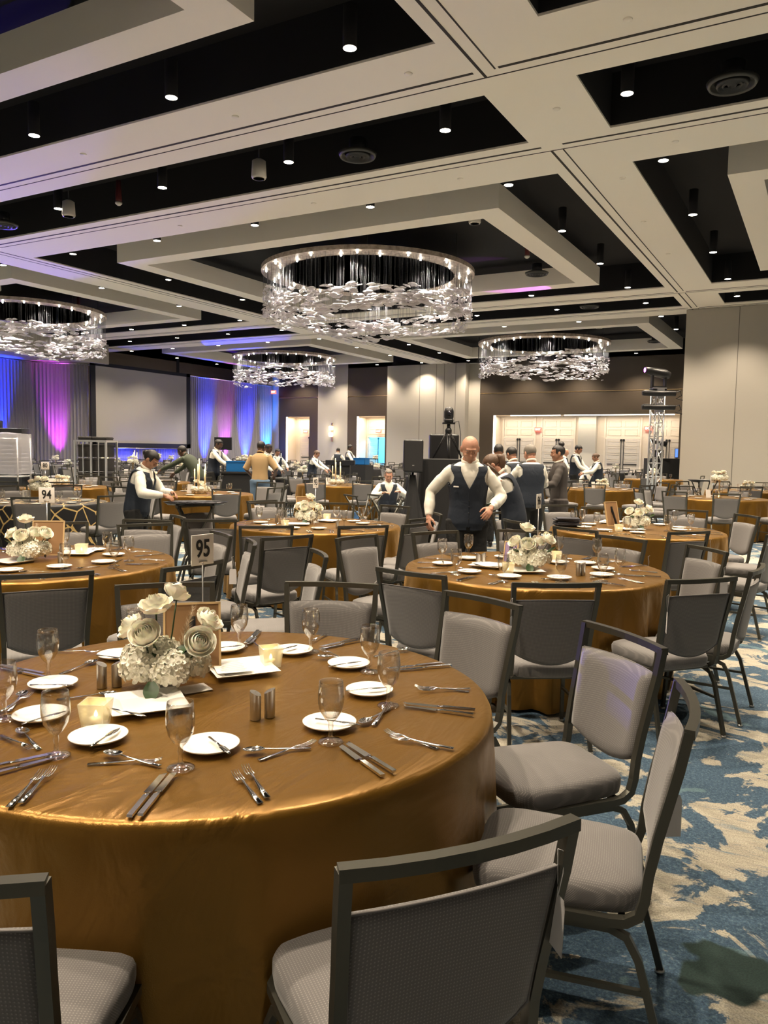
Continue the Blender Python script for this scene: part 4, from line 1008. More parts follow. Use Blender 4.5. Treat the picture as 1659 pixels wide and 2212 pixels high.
def easel_frame(x, y, rz, lab, w=.2, h=.25, M=CARDB, lean=-.22, letter=None, z0=.02):
    t = thing('picture_frame', lab, 'picture frame', (x, y, ZT), rz); t.rotation_euler = (lean, 0, rz)
    mb = MB(); mb.box(-w/2, -.004, z0, w/2, .004, z0+h); mb.obj('back_board', M, t)
    mb = MB()
    for q in ((-w/2-.004, -.008, z0-.004, w/2+.004, .008, z0+.004), (-w/2-.004, -.008, z0+h-.004, w/2+.004, .008, z0+h+.004), (-w/2-.004, -.008, z0, -w/2+.004, .008, z0+h), (w/2-.004, -.008, z0, w/2+.004, .008, z0+h)): mb.box(*q)
    mb.obj('frame_edge', WOODG, t)
    mb = MB(); mb.box(-.012, -.012, z0+h*.55, .012, -.004, z0+h*.8); mb.sq([(0, -.008, z0+h*.7), (0, -.05, 0.0)], .004, .012); mb.obj('easel_leg', BLKM, t)
    return t
e_ = easel_frame(-1.99, 2.13, RZC+.25, 'copper backed picture frame behind the flowers on the nearest table', .20, .235)
mb = MB(); mb.box(.0, -.013, .148, .025, -.004, .152); e_2 = mb
text_mesh('B', .022, INK, 'clasp', e_, (.045, -.005, .14), (pi/2, 0, 0), .002, True)
easel_frame(-4.95, 3.78, RZC+.12, 'copper backed picture frame behind the flowers on left-hand table', .22, .25)
easel_frame(-5.08, 7.28, RZC+.5, 'copper backed picture frame beside the flowers on middle table', .2, .27)
easel_frame(-1.98, 5.45, RZC-.5, 'small tilted picture frame left of the flowers on second right-hand table', .1, .15, mat('violet photo print', (.35, .25, .42), .4))
easel_frame(-2.03, 8.95, RZC+.6, 'copper backed picture frame beside flowers on third right-hand table', .2, .27)
# menu cards and papers
def paper(x, y, z, rz, w, h, lab, lines=0):
    t = thing('menu_card', lab, 'card', (x, y, z), rz)
    mb = MB(); mb.box(-w/2, -h/2, 0, w/2, h/2, .0012); mb.obj('card', PAPER, t)
    if lines:
        mb = MB()
        for i in range(lines): 
            ww = w*random.uniform(.25, .4); mb.box(-ww, h/2-.02-i*(h-.03)/lines, .0012, ww, h/2-.0225-i*(h-.03)/lines, .0016)
        mb.obj('printed_lines', GREYINK, t)
paper(-1.885, 2.225, ZT+.021, RZC+.35, .13, .19, 'printed menu card lying on the square plate', 14)
paper(-2.08, 5.26, ZT+.021, .9, .15, .2, 'blank white card lying left of the flowers on second right-hand table')
paper(-1.85, 1.99, ZT+.001, RZC+.6, .10, .09, 'dark glossy card with gold edge under the flowers')
bpy.data.objects[-1] if False else None
# napkin stack on the third right-hand table
for i in range(6):
    mb = MB(); mb.rbox(.26+.02*sin(i*2), .2, .016, .006); o = mb.obj('folded_napkin', TOWEL, None, (-2.50+.02*sin(i*3), 8.72+.02*cos(i*2), ZT+.0095+i*.0165), RZC+.1*sin(i))
    tag(o, '%s folded dark napkin in the stack on the third right-hand table' % ['bottom', 'second lowest', 'third lowest', 'third highest', 'second highest', 'topmost'][i], 'napkin', 'stacked dark napkins')
# measured chairs (rail middle, heading)
CD = {'a': 'nearest banquet chair, seen from behind at the bottom right', 'c': 'banquet chair side-on with a paper tag, right of the nearest table',
'd': 'banquet chair with a blue reflection on its top rail', 'e': 'patterned banquet chair at the back right edge of the nearest table', 'f': 'banquet chair facing us across the nearest table, centre',
'g': 'banquet chair behind the white roses of the nearest table', 'h': 'dark-backed banquet chair between the two left tables', 'k': 'banquet chair on the far right side of the left-hand table', 'j': 'banquet chair on the far side of left-hand table, behind its flowers',
'l': 'banquet chair seen from behind just right of the 95 card', 'm': 'banquet chair angled toward us right behind the 95 card', 'n': 'banquet chair side-on in the gap left of centre',
'o': 'dark-backed banquet chair, near left of the middle table', 'p': 'dark-backed banquet chair, near right of the middle table', 'q': 'banquet chair turned sideways between tables 93 and 96', 'r': 'banquet chair side-on with small tag behind the nearest table',
's': 'dark-backed banquet chair, near left of the second right-hand table', 't': 'dark-backed banquet chair with tag, near centre of second right-hand table', 'u': 'dark-backed banquet chair, near right of the second right-hand table', 'v': 'banquet chair side-on at the right of second right-hand table',
'w': 'banquet chair facing us, far right of the second right-hand table', 'x': 'banquet chair facing us with tag, far side of second right-hand table', 'y': 'dark-backed banquet chair behind the roses of table 96', 'z': 'banquet chair facing us in front of the bald man',
'aa': 'banquet chair facing us directly behind the roses of table 96', 'bb': 'dark-backed banquet chair, near right of third right-hand table', 'cc': 'banquet chair beyond the stack of dark napkins', 'cc2': 'banquet chair facing us, far side of third right-hand table', 'dd': 'banquet chair facing us at far right of third right-hand table',
'ee': 'banquet chair angled to us, right of third right-hand table', 't93a': 'banquet chair facing us, far left of the middle table', 't93b': 'banquet chair facing us, far right of the middle table', 't93r': 'banquet chair facing us at the right end of table 93'}
for k, lab in CD.items():
    x, y, a = CHR[k] if k != 'c' else (-.29, 2.23, -168); chair_at_rail(x, y, a, lab)
EXTRA = [(-1.225, .65, 118, 'banquet chair cut off at the bottom left corner'), (-.32, 7.62, 165, 'dark banquet chair cut off by the right edge, behind table 96'), (-.35, 8.75, 178, 'banquet chair right of the third right-hand table, partly cut off'),
 (-3.3, 1.7, 10, 'banquet chair left of the nearest table, outside the view'), (-5.35, 5.15, -70, 'banquet chair beyond the left-hand table, centre'), (-3.55, 4.85, 160, 'banquet chair between tables 94 and 93, back to us'),
 (-3.46, 6.95, 178, 'banquet chair right of table 93, back to us'), (-6.3, 6.8, -10, 'banquet chair left of the middle table'), (-3.22, 6.42, 170, 'dark-backed banquet chair the bald person leans on'), (-3.6, 7.6, -140, 'light banquet chair behind the hand of the bald person'), (-3.1, 8.35, -20, 'light banquet chair right of the bald person'), (-2.62, 7.3, 48, 'dark-backed banquet chair before the ponytailed person'), (-6.24, 7.95, -15, 'light banquet chair standing alone left of the table 93'), (-4.95, 5.55, 128, 'dark-backed banquet chair in front of that lone chair'), (-5.4, 5.6, -120, 'folded-looking side-on banquet chair left of centre')]
for x, y, a, lab in EXTRA: chair_at_rail(x, y, a, lab)
# swing tags
ctag(-.385, 1.385, .86, RZC-1.25, 'white paper tag hanging on nearest chair at bottom', .1)
ctag(-.30, 2.12, .79, RZC+.1, 'white paper tag on the side-on chair at right')
ctag(-1.36, 3.79, .84, RZC+1.2, 'white paper tag on dark chair before table 96')
ctag(-.69, 4.37, .84, RZC+1.3, 'white paper tag on near right chair of table 96')
ctag(-2.95, 4.30, .80, RZC, 'white paper tag on side-on chair behind the nearest table')
ctag(-3.80, 4.50, .78, RZC, 'white paper tag on chair right behind the 95 card')
ctag(-1.15, 6.30, .80, RZC, 'white paper tag on far chair of table 96')
ctag(-.84, 7.46, .84, RZC+.4, 'white paper tag on near right chair of third right-hand table')
ctag(-2.2, 3.85, .84, RZC+1.0, 'white paper tag on near left chair of table 96')
ctag(-.56, 5.86, .82, RZC, 'white paper tag on far right chair of table 96')
# ------------------------------------------------------------------ farther tables
MID = [(-1.75, 16.5, 'S', 'the copper table before the partition wall'), (-1.55, 20.4, 'S', 'the second copper table before the partition wall'), (-4.5, 18.5, 'S', 'the copper table near the truss tower'),
 (-9.89, 15.4, 'S', 'the copper table with tall candles at centre'), (-9.7, 10.6, 'S', 'the copper table behind the tray stand'), (-9.95, 7.5, 'G', 'the black table with gold lines'),
 (-13.15, 10.4, 'S', 'the copper table left of the woman server'), (-12.7, 18.0, 'B', 'the black table right of the man in tan'), (-13.6, 13.2, 'S', 'the copper table left of the man in tan')]
FAR = []
lm = [(60, 'before the leftmost drape'), (140, 'before the magenta-lit drape'), (230, 'behind the cage cart'), (330, 'before the projection screen'), (430, 'right of the screen centre'), (500, 'before the blue drape'), (590, 'before the azure drape end'), (660, 'before the leftmost doorway'), (735, 'below the wall sconce'), (810, 'before the blue doorway'), (880, 'before the grey panel wall'), (980, 'behind the camera platform'), (1100, 'before the left white doors'), (1200, 'before the second white doors'), (1300, 'before the third white doors'), (1420, 'behind the truss tower')]
cand = []
for c in range(1, 10):
    X = -4.9-3.07*c if c > 1 else -8.0
    for k in range(4, 11):
        Y = (2.0 if c % 2 == 0 else 3.7)+3.5*k
        if Y > 38.5 or X < -30: continue
        if any(hypot_(X-a[0], Y-a[1]) < 2.9 for a in MID): continue
        if -7.6 < X < -4.6 and Y < 15: continue
        cand.append((X, Y))
cand += [(-4.9, 23.2), (-4.9, 27.0), (-5.0, 31.5), (-7.9, 25.4)]
cnt = {}
cand.sort(key=lambda p: p[0]**2+p[1]**2)
for X, Y in cand:
    d = Vector((X, Y, 0)); px = 829.5+1690.6*d.dot(RT)/d.dot(AW)
    if px < -40 or px > 1500: continue
    w = min(lm, key=lambda q: abs(q[0]-px))[1]; cnt[w] = cnt.get(w, 0)+1
    FAR.append((X, Y, 'B' if X < -9 or random.random() < .3 else 'S', 'the %s far table %s' % (['nearest', 'second', 'third', 'fourth', 'fifth', 'sixth', 'seventh', 'eighth', 'ninth'][cnt[w]-1], w)))
chairs = []
OBST = [(-4.87, 30.62), (-3.52, 10.45), (-3.32, 11.12), (-4.3, 11.95), (-4.75, 12.4), (-6.87, 22.9), (-6.05, 21.68), (-5.3, 21.3), (-6.1, 23.3), (-7.2, 13.0), (-6.95, 6.52), (-9.98, 12.65), (-11.6, 12.6), (-13.25, 14.95), (-12.6, 16.2), (-15.24, 19.82), (-14.3, 18.9), (-13.1, 16.78), (-12.8, 18.6), (-17.25, 26.9), (-15.78, 25.4), (-6.22, 6.72), (-5.15, 9.3), (-4.25, 14.9), (-2.3, 18.7), (-5.9, 9.9), (-12.6, 15.1), (-6.75, 10.6), (-15.1, 25.2), (-15.3, 10.75), (-16.7, 14.3), (-5.48, 10.68), (-5.34, 11.52), (-5.6, 12.4), (-4.35, 24.13), (-3.35, 25.7), (-3.55, 24.9), (-23.3, 16.6), (-18, 20.8), (-13.1, 20.6)]
FAR = [f for i, f in enumerate(FAR) if all(hypot_(f[0]-g[0], f[1]-g[1]) > 2.6 for g in FAR[:i]) and all(hypot_(f[0]-o[0], f[1]-o[1]) > 1.35 for o in OBST)]
FARSET = MID+FAR
MEN = mat('upright menu card', (.8, .78, .74), .6)
def candelabra(x, y, lab):
    t = thing('candle_centerpiece', lab, 'candles', (x, y, ZT))
    R_ = random.Random(x)
    for i in range(5):
        a = i*1.256; r = .10; h = .30+.09*((i*7) % 3)
        mb = MB(); mb.lathe([(.035, 0), (.008, .01), (.006, h*.45), (.014, h*.47)], 8, (r*cos(a), r*sin(a), 0)); mb.obj('candlestick', GOLD, t)
        mb = MB(); mb.tube([(r*cos(a), r*sin(a), h*.47), (r*cos(a), r*sin(a), h+.1)], .011, 6); c = mb.obj('candle', CANDLE, t)
        mb = MB(); mb.lathe([(.001, 0), (.011, .012), (.001, .04)], 6, (r*cos(a), r*sin(a), h+.1)); mb.obj('flame', FLAME, c)
    for i in range(6):
        a = i*1.05+.4; part('hydrangea', HYD0, t, (.12*cos(a), .12*sin(a), .07), (0, 0, a), .9)
    for i in range(3): part('rose', ROSE0, t, (.07*cos(i*2.1), .07*sin(i*2.1), .16+.03*i), (.3, .2, i), 1)
def tallflowers(x, y, lab, v):
    R_ = random.Random(v); t = thing('flower_arrangement', lab, 'flowers', (x, y, ZT))
    hh = R_.choice((.0, .0, .12, .3)); mb = MB(); mb.lathe([(.07, 0), (.02, .02), (.012, hh*.9+.02), (.05, hh+.06)], 12); mb.obj('stand', GOLD, t)
    for i in range(5): a = i*1.256; part('hydrangea', HYD0, t, (.09*cos(a), .09*sin(a), hh+.09), (0, 0, a), 1.05)
    for i in range(6): a = i*1.05+v; part('rose', ROSE0, t, ((.06+.05*(i % 2))*cos(a), (.06+.05*(i % 2))*sin(a), hh+.17+.05*R_.random()), (.3*cos(a), .4*sin(a), a), 1.05)
nums = iter(['98', '97', '92', '91', '90', '89', '88', '86', '85', '84', '82', '81', '79', '78', '77', '76', '75', '74', '73', '72', '71', '70', '69', '68', '67', '66', '65', '64', '63', '62', '61', '60', '59', '58', '57', '56', '55', '54', '53', '52'])
for i, (x, y, kind, D_) in enumerate(FARSET):
    me = {'S': CL[i % 3], 'B': CLB, 'G': CLG}[kind]
    table(x, y, D_, me, {'S': 'copper satin cloth on ', 'B': 'black floor-length cloth on ', 'G': 'black cloth patterned with gold lines on '}[kind]+D_, i*1.1)
    R_ = random.Random(i); mid = i < len(MID); n = 8 if mid else 5; base = R_.uniform(0, 1)
    for s in range(n):
        a = base+2*pi*s/n; o = link(bpy.data.objects.new('water_goblet', GOB if mid and i < 6 else GOBL)); o.location = (x+.55*cos(a), y+.55*sin(a), ZT)
        tag(o, dedup('clear goblet, %s on %s' % (sidew(x+cos(a), y+sin(a), x, y), D_)), 'glass', 'goblets on '+D_)
        o = link(bpy.data.objects.new('bread_plate', PLATEL)); o.location = (x+.62*cos(a+.22), y+.62*sin(a+.22), ZT)
        tag(o, dedup('white bread plate, %s on %s' % (sidew(x+cos(a+.22), y+sin(a+.22), x, y), D_)), 'plate', 'plates on '+D_)
    if i in (3, 4) or (not mid and i % 5 == 0): candelabra(x, y, 'gold candles and white flowers on '+D_)
    else: tallflowers(x, y, 'white rose and hydrangea arrangement on '+D_, i)
    # small upright card beside the flowers
    o = thing('menu_stand', 'small upright card on '+D_, 'card', (x-.2*RT.x, y-.2*RT.y, ZT), RZC+R_.uniform(-.6, .6)); o.rotation_euler = (-.15, 0, o.rotation_euler[2])
    mb = MB(); mb.box(-.055, -.003, 0, .055, .003, .16); mb.obj('card', MEN, o)
    mb = MB(); mb.box(-.05, -.0005, 0, .05, .06, .003); mb.obj('foot', MEN, o)
    if i in (0,): sign(x-.12, y+.05, RZC, '98', 'distant table number card reading 98 near partition wall', .30, .12, .14)
    if i == 6: sign(x-.35, y-.1, RZC, '80', 'distant table number card reading 80 at left edge', .34, .16, .15)
    for s in range(9 if mid else 8):
        a = R_.uniform(0, .2)+2*pi*(s+.5)/(9 if mid else 8)+.3; r = 1.54+R_.uniform(-.02, .1)
        chairs.append((x+r*cos(a), y+r*sin(a), degrees(a)+180+R_.uniform(-12, 12), D_, mid))
chairs.sort(key=lambda c: c[0]**2+c[1]**2)
ind = [c for c in chairs if not (c[0] > 0 or c[1] < 3) and all(hypot_(c[0]-o[0], c[1]-o[1]) > .62 for o in OBST) and not (c[1] > 27.6 and c[0] > -4.2)]
stuffc = []
lim = 295-len(CD)-len(EXTRA)
cen = {D_: (x, y) for x, y, k_, D_ in FARSET}
for i, (x, y, a, D_, mid) in enumerate(ind):
    if i < lim:
        w = sidew(x, y, *cen[D_]); lab = 'banquet chair, %s of %s' % (w, D_)
        if x*x+y*y < 15**2: chair_at_rail(x, y, a, lab, 'banquet chairs around '+D_)
        else:
            o = link(bpy.data.objects.new('banquet_chair', CHAIRJ)); ar = radians(a); o.location = (x+cos(ar)*.3, y+sin(ar)*.3, 0); o.rotation_euler = (0, 0, ar-pi/2)
            tag(o, dedup(lab), 'chair', 'banquet chairs around '+D_)
    else: stuffc.append((x, y, a))
if stuffc and not NOSTUFF:
    bm = bmesh.new()
    for x, y, a in stuffc:
        ar = radians(a); M_ = Matrix.Translation((x+cos(ar)*.3, y+sin(ar)*.3, 0)) @ Matrix.Rotation(ar-pi/2, 4, 'Z')
        n0 = len(bm.verts); bm.from_mesh(CHAIRJ); bm.verts.ensure_lookup_table()
        for v_ in bm.verts[n0:]: v_.co = M_ @ v_.co
    me = bpy.data.meshes.new('far_banquet_chairs'); bm.to_mesh(me); bm.free()
    for M_ in CHAIRJ.materials: me.materials.append(M_)
    tag(link(bpy.data.objects.new('banquet_chairs', me)), 'crowd of far grey banquet chairs beyond the countable ones', 'chairs', kind='stuff')
# ------------------------------------------------------------------ people
def s_j(j, ns): return -.17+1.10*j/ns
def remesh(o, vs, sm=2):
    m_ = o.modifiers.new('remesh', 'REMESH'); m_.mode = 'VOXEL'; m_.voxel_size = vs; m_.use_smooth_shade = True
    if sm: q = o.modifiers.new('smooth', 'SMOOTH'); q.iterations = sm; q.factor = .5
def limb(mb, pts, rad, seed=0, wr=0., n=12, steps=6):
    P = []; Rr = []
    for i in range(len(pts)-1):
        a, b = Vector(pts[i]), Vector(pts[i+1])
        for k_ in range(steps):
            t = k_/steps; P.append(a.lerp(b, t)); r = rad[i]+(rad[i+1]-rad[i])*t
            Rr.append(r*(1+wr*noise.noise((i*3.1+t*5, seed, k_*.7))))
    P.append(Vector(pts[-1])); Rr.append(rad[-1])
    mb.tube(P, Rr, n)
def ik(a, b, l1, l2, pole):
    a, b = Vector(a), Vector(b); d = b-a; L = min(d.length, (l1+l2)*.995); d.normalize(); b2 = a+d*L
    x = (l1*l1-l2*l2+L*L)/(2*L); h = sqrt(max(0, l1*l1-x*x)); p = Vector(pole); p = (p-d*p.dot(d)).normalized()
    return a+d*x+p*h, b2
def hand(mb, w, d, palm, side, S, curl=.5, spread=.12):
    """w wrist, d direction of the hand, palm = palm normal, side +1 puts the thumb on +across"""
    d = d.normalized(); palm = (palm-d*palm.dot(d)).normalized(); ac = palm.cross(d)*side
    R = Matrix((ac, d, palm)).transposed()
    mb.ell(w+d*.045*S, .040*S, .052*S, .015*S, 10, 8, R); mb.tube([w-d*.02*S, w+d*.03*S], [(.022*S, .026*S)]*2, 8)
    for i, (L, off) in enumerate(((.068, .028), (.077, .010), (.072, -.009), (.056, -.027))):
        base = w+d*(.082-.004*abs(i-1.3))*S+ac*off*S; a = curl*.5; p = base; pts = [w+d*.05*S+ac*off*.9*S, base]
        dd = d+ac*spread*(1.4-i)*.5
        for j, q in enumerate((.45, .32, .25)):
            a += curl*(.55 if j else .15); v_ = (dd*cos(a)+palm*sin(a)).normalized(); p = p+v_*L*q*S; pts.append(p)
        mb.tube(pts, [.0095*S, .0092*S, .0085*S, .0078*S, .006*S], 8)
        mb.ell(pts[-1], .006*S, .006*S, .006*S, 8, 6)
    b0 = w+d*.022*S+ac*.026*S; t1 = b0+(ac*.75+d*.75+palm*.35)*.036*S; t2 = t1+(ac*.3+d*.9+palm*.45)*.028*S; t3 = t2+(d*.9+palm*.5-ac*.05)*.022*S
    mb.tube([w+d*.01*S, b0, t1, t2, t3], [.014*S, .014*S, .0115*S, .0095*S, .007*S], 8); mb.ell(t3, .007*S, .007*S, .007*S, 8, 6)
TS = [(-.14, .142, .108), (-.05, .155, .118), (.08, .150, .114), (.22, .140, .108), (.36, .140, .108), (.5, .150, .114), (.64, .160, .118), (.76, .167, .114), (.86, .166, .100), (.92, .138, .086), (.965, .098, .073), (1.0, .066, .064)]
def person(lab, x, y, deg, Ht=1.75, lean=0., hp=.2, hy=0., hl=(-.25, .1, .85), hr=(.25, .1, .85), skin=0, style='server', hair='short', haircol=None, build=1., detail=.011, sit=False, curl=.6, extra=None, turn=0.):
    S = Ht/1.75; t = thing('person', lab, 'person', (x, y, 0), radians(deg)-pi/2)
    fem = hair in ('pony', 'bunback', 'long'); z0 = (.46 if sit else .93*S); Lt = .545*S
    def ang(s): return lean*min(1., max(0., (s+.05)*1.8))
    def frame(s):
        q = Vector((0, 0, z0)); m_ = 12
        for i in range(m_):
            ss = s*(i+.5)/m_; a = ang(ss); q = q+Vector((0, sin(a), cos(a)))*(Lt*s/m_)
        a = ang(s); return q, Vector((0, sin(a), cos(a))), Vector((0, cos(a), -sin(a)))
    def sec(s, hw, hd, off, th, b=build):
        q, u, f = frame(s); sx = abs(cos(th))**.92*(1 if cos(th) > 0 else -1); sy = abs(sin(th))**.92*(1 if sin(th) > 0 else -1)
        W_ = (hw*(b if s < .8 else 1+(b-1)*.6)+off)*S*(.9 if fem else 1); belly = .03*(b-1)*8*max(0, 1-abs(s-.25)/.5)*(sy > 0)*sy
        chest = (.018*sy if fem and .5 < s < .8 and sy > 0 else 0)
        return q+Vector((1, 0, 0))*W_*sx+f*(((hd*(1+(b-1)*.8)+off)*sy+belly+chest)*S)
    def rad(s):
        for a, b in zip(TS, TS[1:]):
            if s <= b[0]: t_ = max(0, (s-a[0])/(b[0]-a[0])); return a[1]+(b[1]-a[1])*t_, a[2]+(b[2]-a[2])*t_
        return TS[-1][1:]
    def torso(mb, off, s0=-.14, s1=1.0, ns=26, nt=28):
        vs = [sec(s0+(s1-s0)*j/ns, *rad(s0+(s1-s0)*j/ns), off, 2*pi*i/nt) for j in range(ns+1) for i in range(nt)]
        fs = [(j*nt+i, j*nt+(i+1) % nt, (j+1)*nt+(i+1) % nt, (j+1)*nt+i) for j in range(ns) for i in range(nt)]+[tuple(range(nt))[::-1], tuple(ns*nt+i for i in range(nt))]
        mb.add(vs, fs, True)
    # joints
    q, u, f = frame(.87); X = Vector((1, 0, 0)); sw = .152*S*(.88 if fem else 1)*(1+(build-1)*.5)
    sh = {-1: q-X*sw, 1: q+X*sw}; ah = {-1: Vector(hl), 1: Vector(hr)}; el = {}; wr = {}
    for s in (-1, 1): el[s], wr[s] = ik(sh[s], ah[s], .30*S, .265*S, (s*.8, -.6, -.5))
    nq, nu_, nf = frame(1.0)
    hip = {s: Vector((s*.09*S, 0, z0-.02)) for s in (-1, 1)}
    if sit: knee = {s: Vector((s*.12, .42, .48)) for s in (-1, 1)}; ank = {s: Vector((s*.12, .46, .09)) for s in (-1, 1)}
    else: knee = {s: Vector((s*.11*S, .03+.03*s, .49*S)) for s in (-1, 1)}; ank = {s: Vector((s*.12*S, -.02+.05*s, .09)) for s in (-1, 1)}
    # head
    HR = Matrix.Rotation(hy, 3, 'Z') @ Matrix.Rotation(-(hp+ang(1.)*.6), 3, 'X')
    hc = nq+(nu_*.6+HR@Vector((0, 0, .4))).normalized()*.122*S+HR@Vector((0, .018*S, 0))
    b = MB()
    def H_(c, rx, ry, rz, n_=16, m_=12, r=None): b.ell(hc+HR@(Vector(c)*S), rx*S, ry*S, rz*S, n_, m_, HR@r if r else HR)
    H_((0, -.012, .028), .077, .096, .088); H_((0, .018, -.02), .069, .076, .078); H_((0, .030, -.060), .052, .055, .050); H_((0, .066, -.092), .024, .020, .018)
    H_((0, .088, .001), .0085, .014, .026); H_((0, .099, -.016), .0125, .013, .011); H_((-.011, .092, -.02), .008, .010, .007); H_((.011, .092, -.02), .008, .010, .007)
    H_((0, .074, .037), .050, .018, .010); H_((-.036, .064, -.022), .022, .022, .018); H_((.036, .064, -.022), .022, .022, .018)
    [H_((s_*.030, .0735, .014), .017, .0125, .009) for s_ in (-1, 1)]; H_((0, .083, -.047), .022, .008, .0055); H_((0, .081, -.058), .019, .009, .006)
    for s in (-1, 1): H_((s*.079, -.008, -.005), .009, .02, .032, r=Matrix.Rotation(s*.3, 3, 'Z')); H_((s*.074, -.006, -.008), .014, .010, .014)
    b.tube([nq-nu_*.05, nq+nu_*.03, hc-HR@Vector((0, .015, .05))*S], [.062*S, .056*S, .056*S], 14)
    torso(b, -.02)
    for s in (-1, 1):
        limb(b, (sh[s], el[s], wr[s]), (.034*S, .032*S, .026*S))
        d = (wr[s]-el[s]).normalized(); hd_ = (d+Vector((0, .1, -.35 if not sit else 0))).normalized()
        hand(b, wr[s], hd_, Vector((-s*.7, -.1, -.75)) if not sit else Vector((0, 0, -1)), -s if False else 1 if s < 0 else -1, S, curl)
        limb(b, (hip[s], knee[s], ank[s]), (.07*S, .05*S, .035*S)); b.ell(ank[s]+Vector((0, .07, -.04)), .035, .10, .035)
    bo = b.obj('body', SKIN[skin], t); remesh(bo, detail*.62, 2)
    # face details
    e = MB(); iris = MB()
    for s in (-1, 1):
        e.ell(hc+HR@(Vector((s*.030, .0765, .006))*S), .0125*S, .010*S, .0042*S, 10, 8, HR); iris.ell(hc+HR@(Vector((s*.030, .0845, .0055))*S), .005*S, .0035*S, .0035*S, 8, 6, HR)
    eo = e.obj('eyes', mat('eye white', (.6, .56, .5), .3) if detail < .01 else SKIN[skin], t); iris.obj('irises', INK, eo)
    hm = haircol or HAIRD; eb = MB()
    for s in (-1, 1): eb.tube([hc+HR@(Vector((s*.014, .092, .030))*S), hc+HR@(Vector((s*.032, .092, .036))*S), hc+HR@(Vector((s*.050, .080, .029))*S)], .0028*S, 6)
    eb.obj('eyebrows', HAIRG if hair == 'bald' else hm, t)
    # hair
    h = MB()
    def hcap(cut, k_=1.06, c=(0, -.014, .032)):
        n_, m_ = 24, 14; vs = []; fs = []
        for j in range(m_+1):
            a = pi*.72*j/m_
            for i in range(n_):
                bb = 2*pi*i/n_; v_ = Vector((.077*sin(a)*cos(bb), .097*sin(a)*sin(bb), .089*cos(a)))*(k_+.012*noise.noise((i*.9, j*.9, x)))
                vs.append(v_+Vector(c))
        for j in range(m_):
            for i in range(n_):
                c4 = [j*n_+i, j*n_+(i+1) % n_, (j+1)*n_+(i+1) % n_, (j+1)*n_+i]; m4 = sum((vs[q_] for q_ in c4), Vector())/4
                if m4.y > .035 and m4.z < cut: continue
                if m4.y > -.02 and m4.z < .0 and abs(m4.x) > .05: continue
                fs.append(tuple(c4))
        h.add([hc+HR@(v_*S) for v_ in vs], fs, True)
    if hair != 'bald':
        hcap({'short': .075, 'grey': .09, 'cap': .06}.get(hair, .07))
        if hair == 'pony':
            p0_ = hc+HR@(Vector((0, -.10, .03))*S); P = [p0_, p0_+Vector((0, -.04, .0)), p0_+Vector((0, -.05, -.06)), p0_+Vector((0, -.03, -.15)), p0_+Vector((.02, .02, -.24))]; h.tube(P, [.03*S, .04*S, .038*S, .028*S, .006*S], 10)
            for s in (-1, 1): h.tube([hc+HR@(Vector(c_)*S) for c_ in ((s*.07, .03, .05), (s*.082, .02, -.03), (s*.08, .02, -.12))], [.012*S, .012*S, .004*S], 8)
        if hair in ('bunback', 'topbun'): h.ell(hc+HR@(Vector((0, -.10, .02) if hair == 'bunback' else (0, -.07, .125))*S), .036*S, .036*S, .032*S, 12, 8)
        ho = h.obj('hair', hm, t); sd = ho.modifiers.new('thick', 'SOLIDIFY'); sd.thickness = .008; sd.offset = 1
    # clothes
    TC = {'server': SHIRT, 'tan': TAN, 'suit': SUIT, 'olive': OLIVE, 'black': BLKC}[style]
    c = MB(); torso(c, .004, -.12, .978)
    for s in (-1, 1):
        w2 = wr[s]-(wr[s]-el[s]).normalized()*.01; e2 = el[s]
        if style == 'tan': limb(c, (sh[s], el[s]), (.068*S, .066*S), x, .05)
        else:
            r_ = 1.15 if fem else 1.
            limb(c, (sh[s]-X*s*.02, sh[s].lerp(e2, .5), e2, e2.lerp(w2, .6), w2), (.056*S, .060*S*r_, .054*S*r_, .050*S*r_, .034*S), x+s, .24, 14, 5)
    so = c.obj('shirt' if style != 'suit' else 'suit_jacket', TC, t); remesh(so, detail, 3)
    if style == 'suit':
        j = MB(); sec_ = []
        def jf(u_, w_):
            s = -.34+.30*w_; r1, r2 = rad(max(s, -.1)); th = 2*pi*u_; q_ = sec(s, r1*1.03, r2*1.02, .018, th); return tuple(q_)
        j.grid(jf, 32, 6, wrap=True); jo = j.obj('jacket_skirt', SUIT, t); jo.modifiers.new('thick', 'SOLIDIFY').thickness = .008
    # collar
    k_ = MB(); ring = []
    for i in range(20):
        a = 2*pi*i/20; q_, u_, f_ = frame(.985); ring.append(q_+X*cos(a)*.067*S+f_*(sin(a)*.067*S)+u_*(.018-.022*sin(a))*S)
    k_.tube(ring, [(.015*S, .006*S)]*20, 8, closed=True, up=tuple(nu_)); k_.obj('collar', SHIRT if style in ('server', 'suit') else TC, t)
    if style == 'server':
        vm = MB(); ns, nt = (84, 120) if detail < .01 else (44, 64); nt += 1; vs = []; fs = []
        for j in range(ns+1):
            s = s_j(j, ns); dv = math.asin(min(.95, max(-.04, (s-.58)*1.35)))
            for i in range(nt):
                th = pi/2+dv+(2*pi-2*dv)*i/(nt-1); vs.append(sec(s, *rad(s), .016, th))
        for j in range(ns):
            s = -.17+1.10*(j+.5)/ns
            dv = math.asin(min(.95, max(-.04, (s-.58)*1.35)))
            for i in range(nt-1):
                th = (pi/2+dv+(2*pi-2*dv)*(i+.5)/(nt-1)) % (2*pi); ca, sa = cos(th), sin(th)
                if .60 < s < .885 and abs(ca) > .93-.22*sin(pi*(s-.6)/.285): continue
                if sa > 0 and s < -.13+.5*abs(ca) and s < -.10 and abs(ca) < .08: continue
                fs.append((j*nt+i, j*nt+i+1, (j+1)*nt+i+1, (j+1)*nt+i))
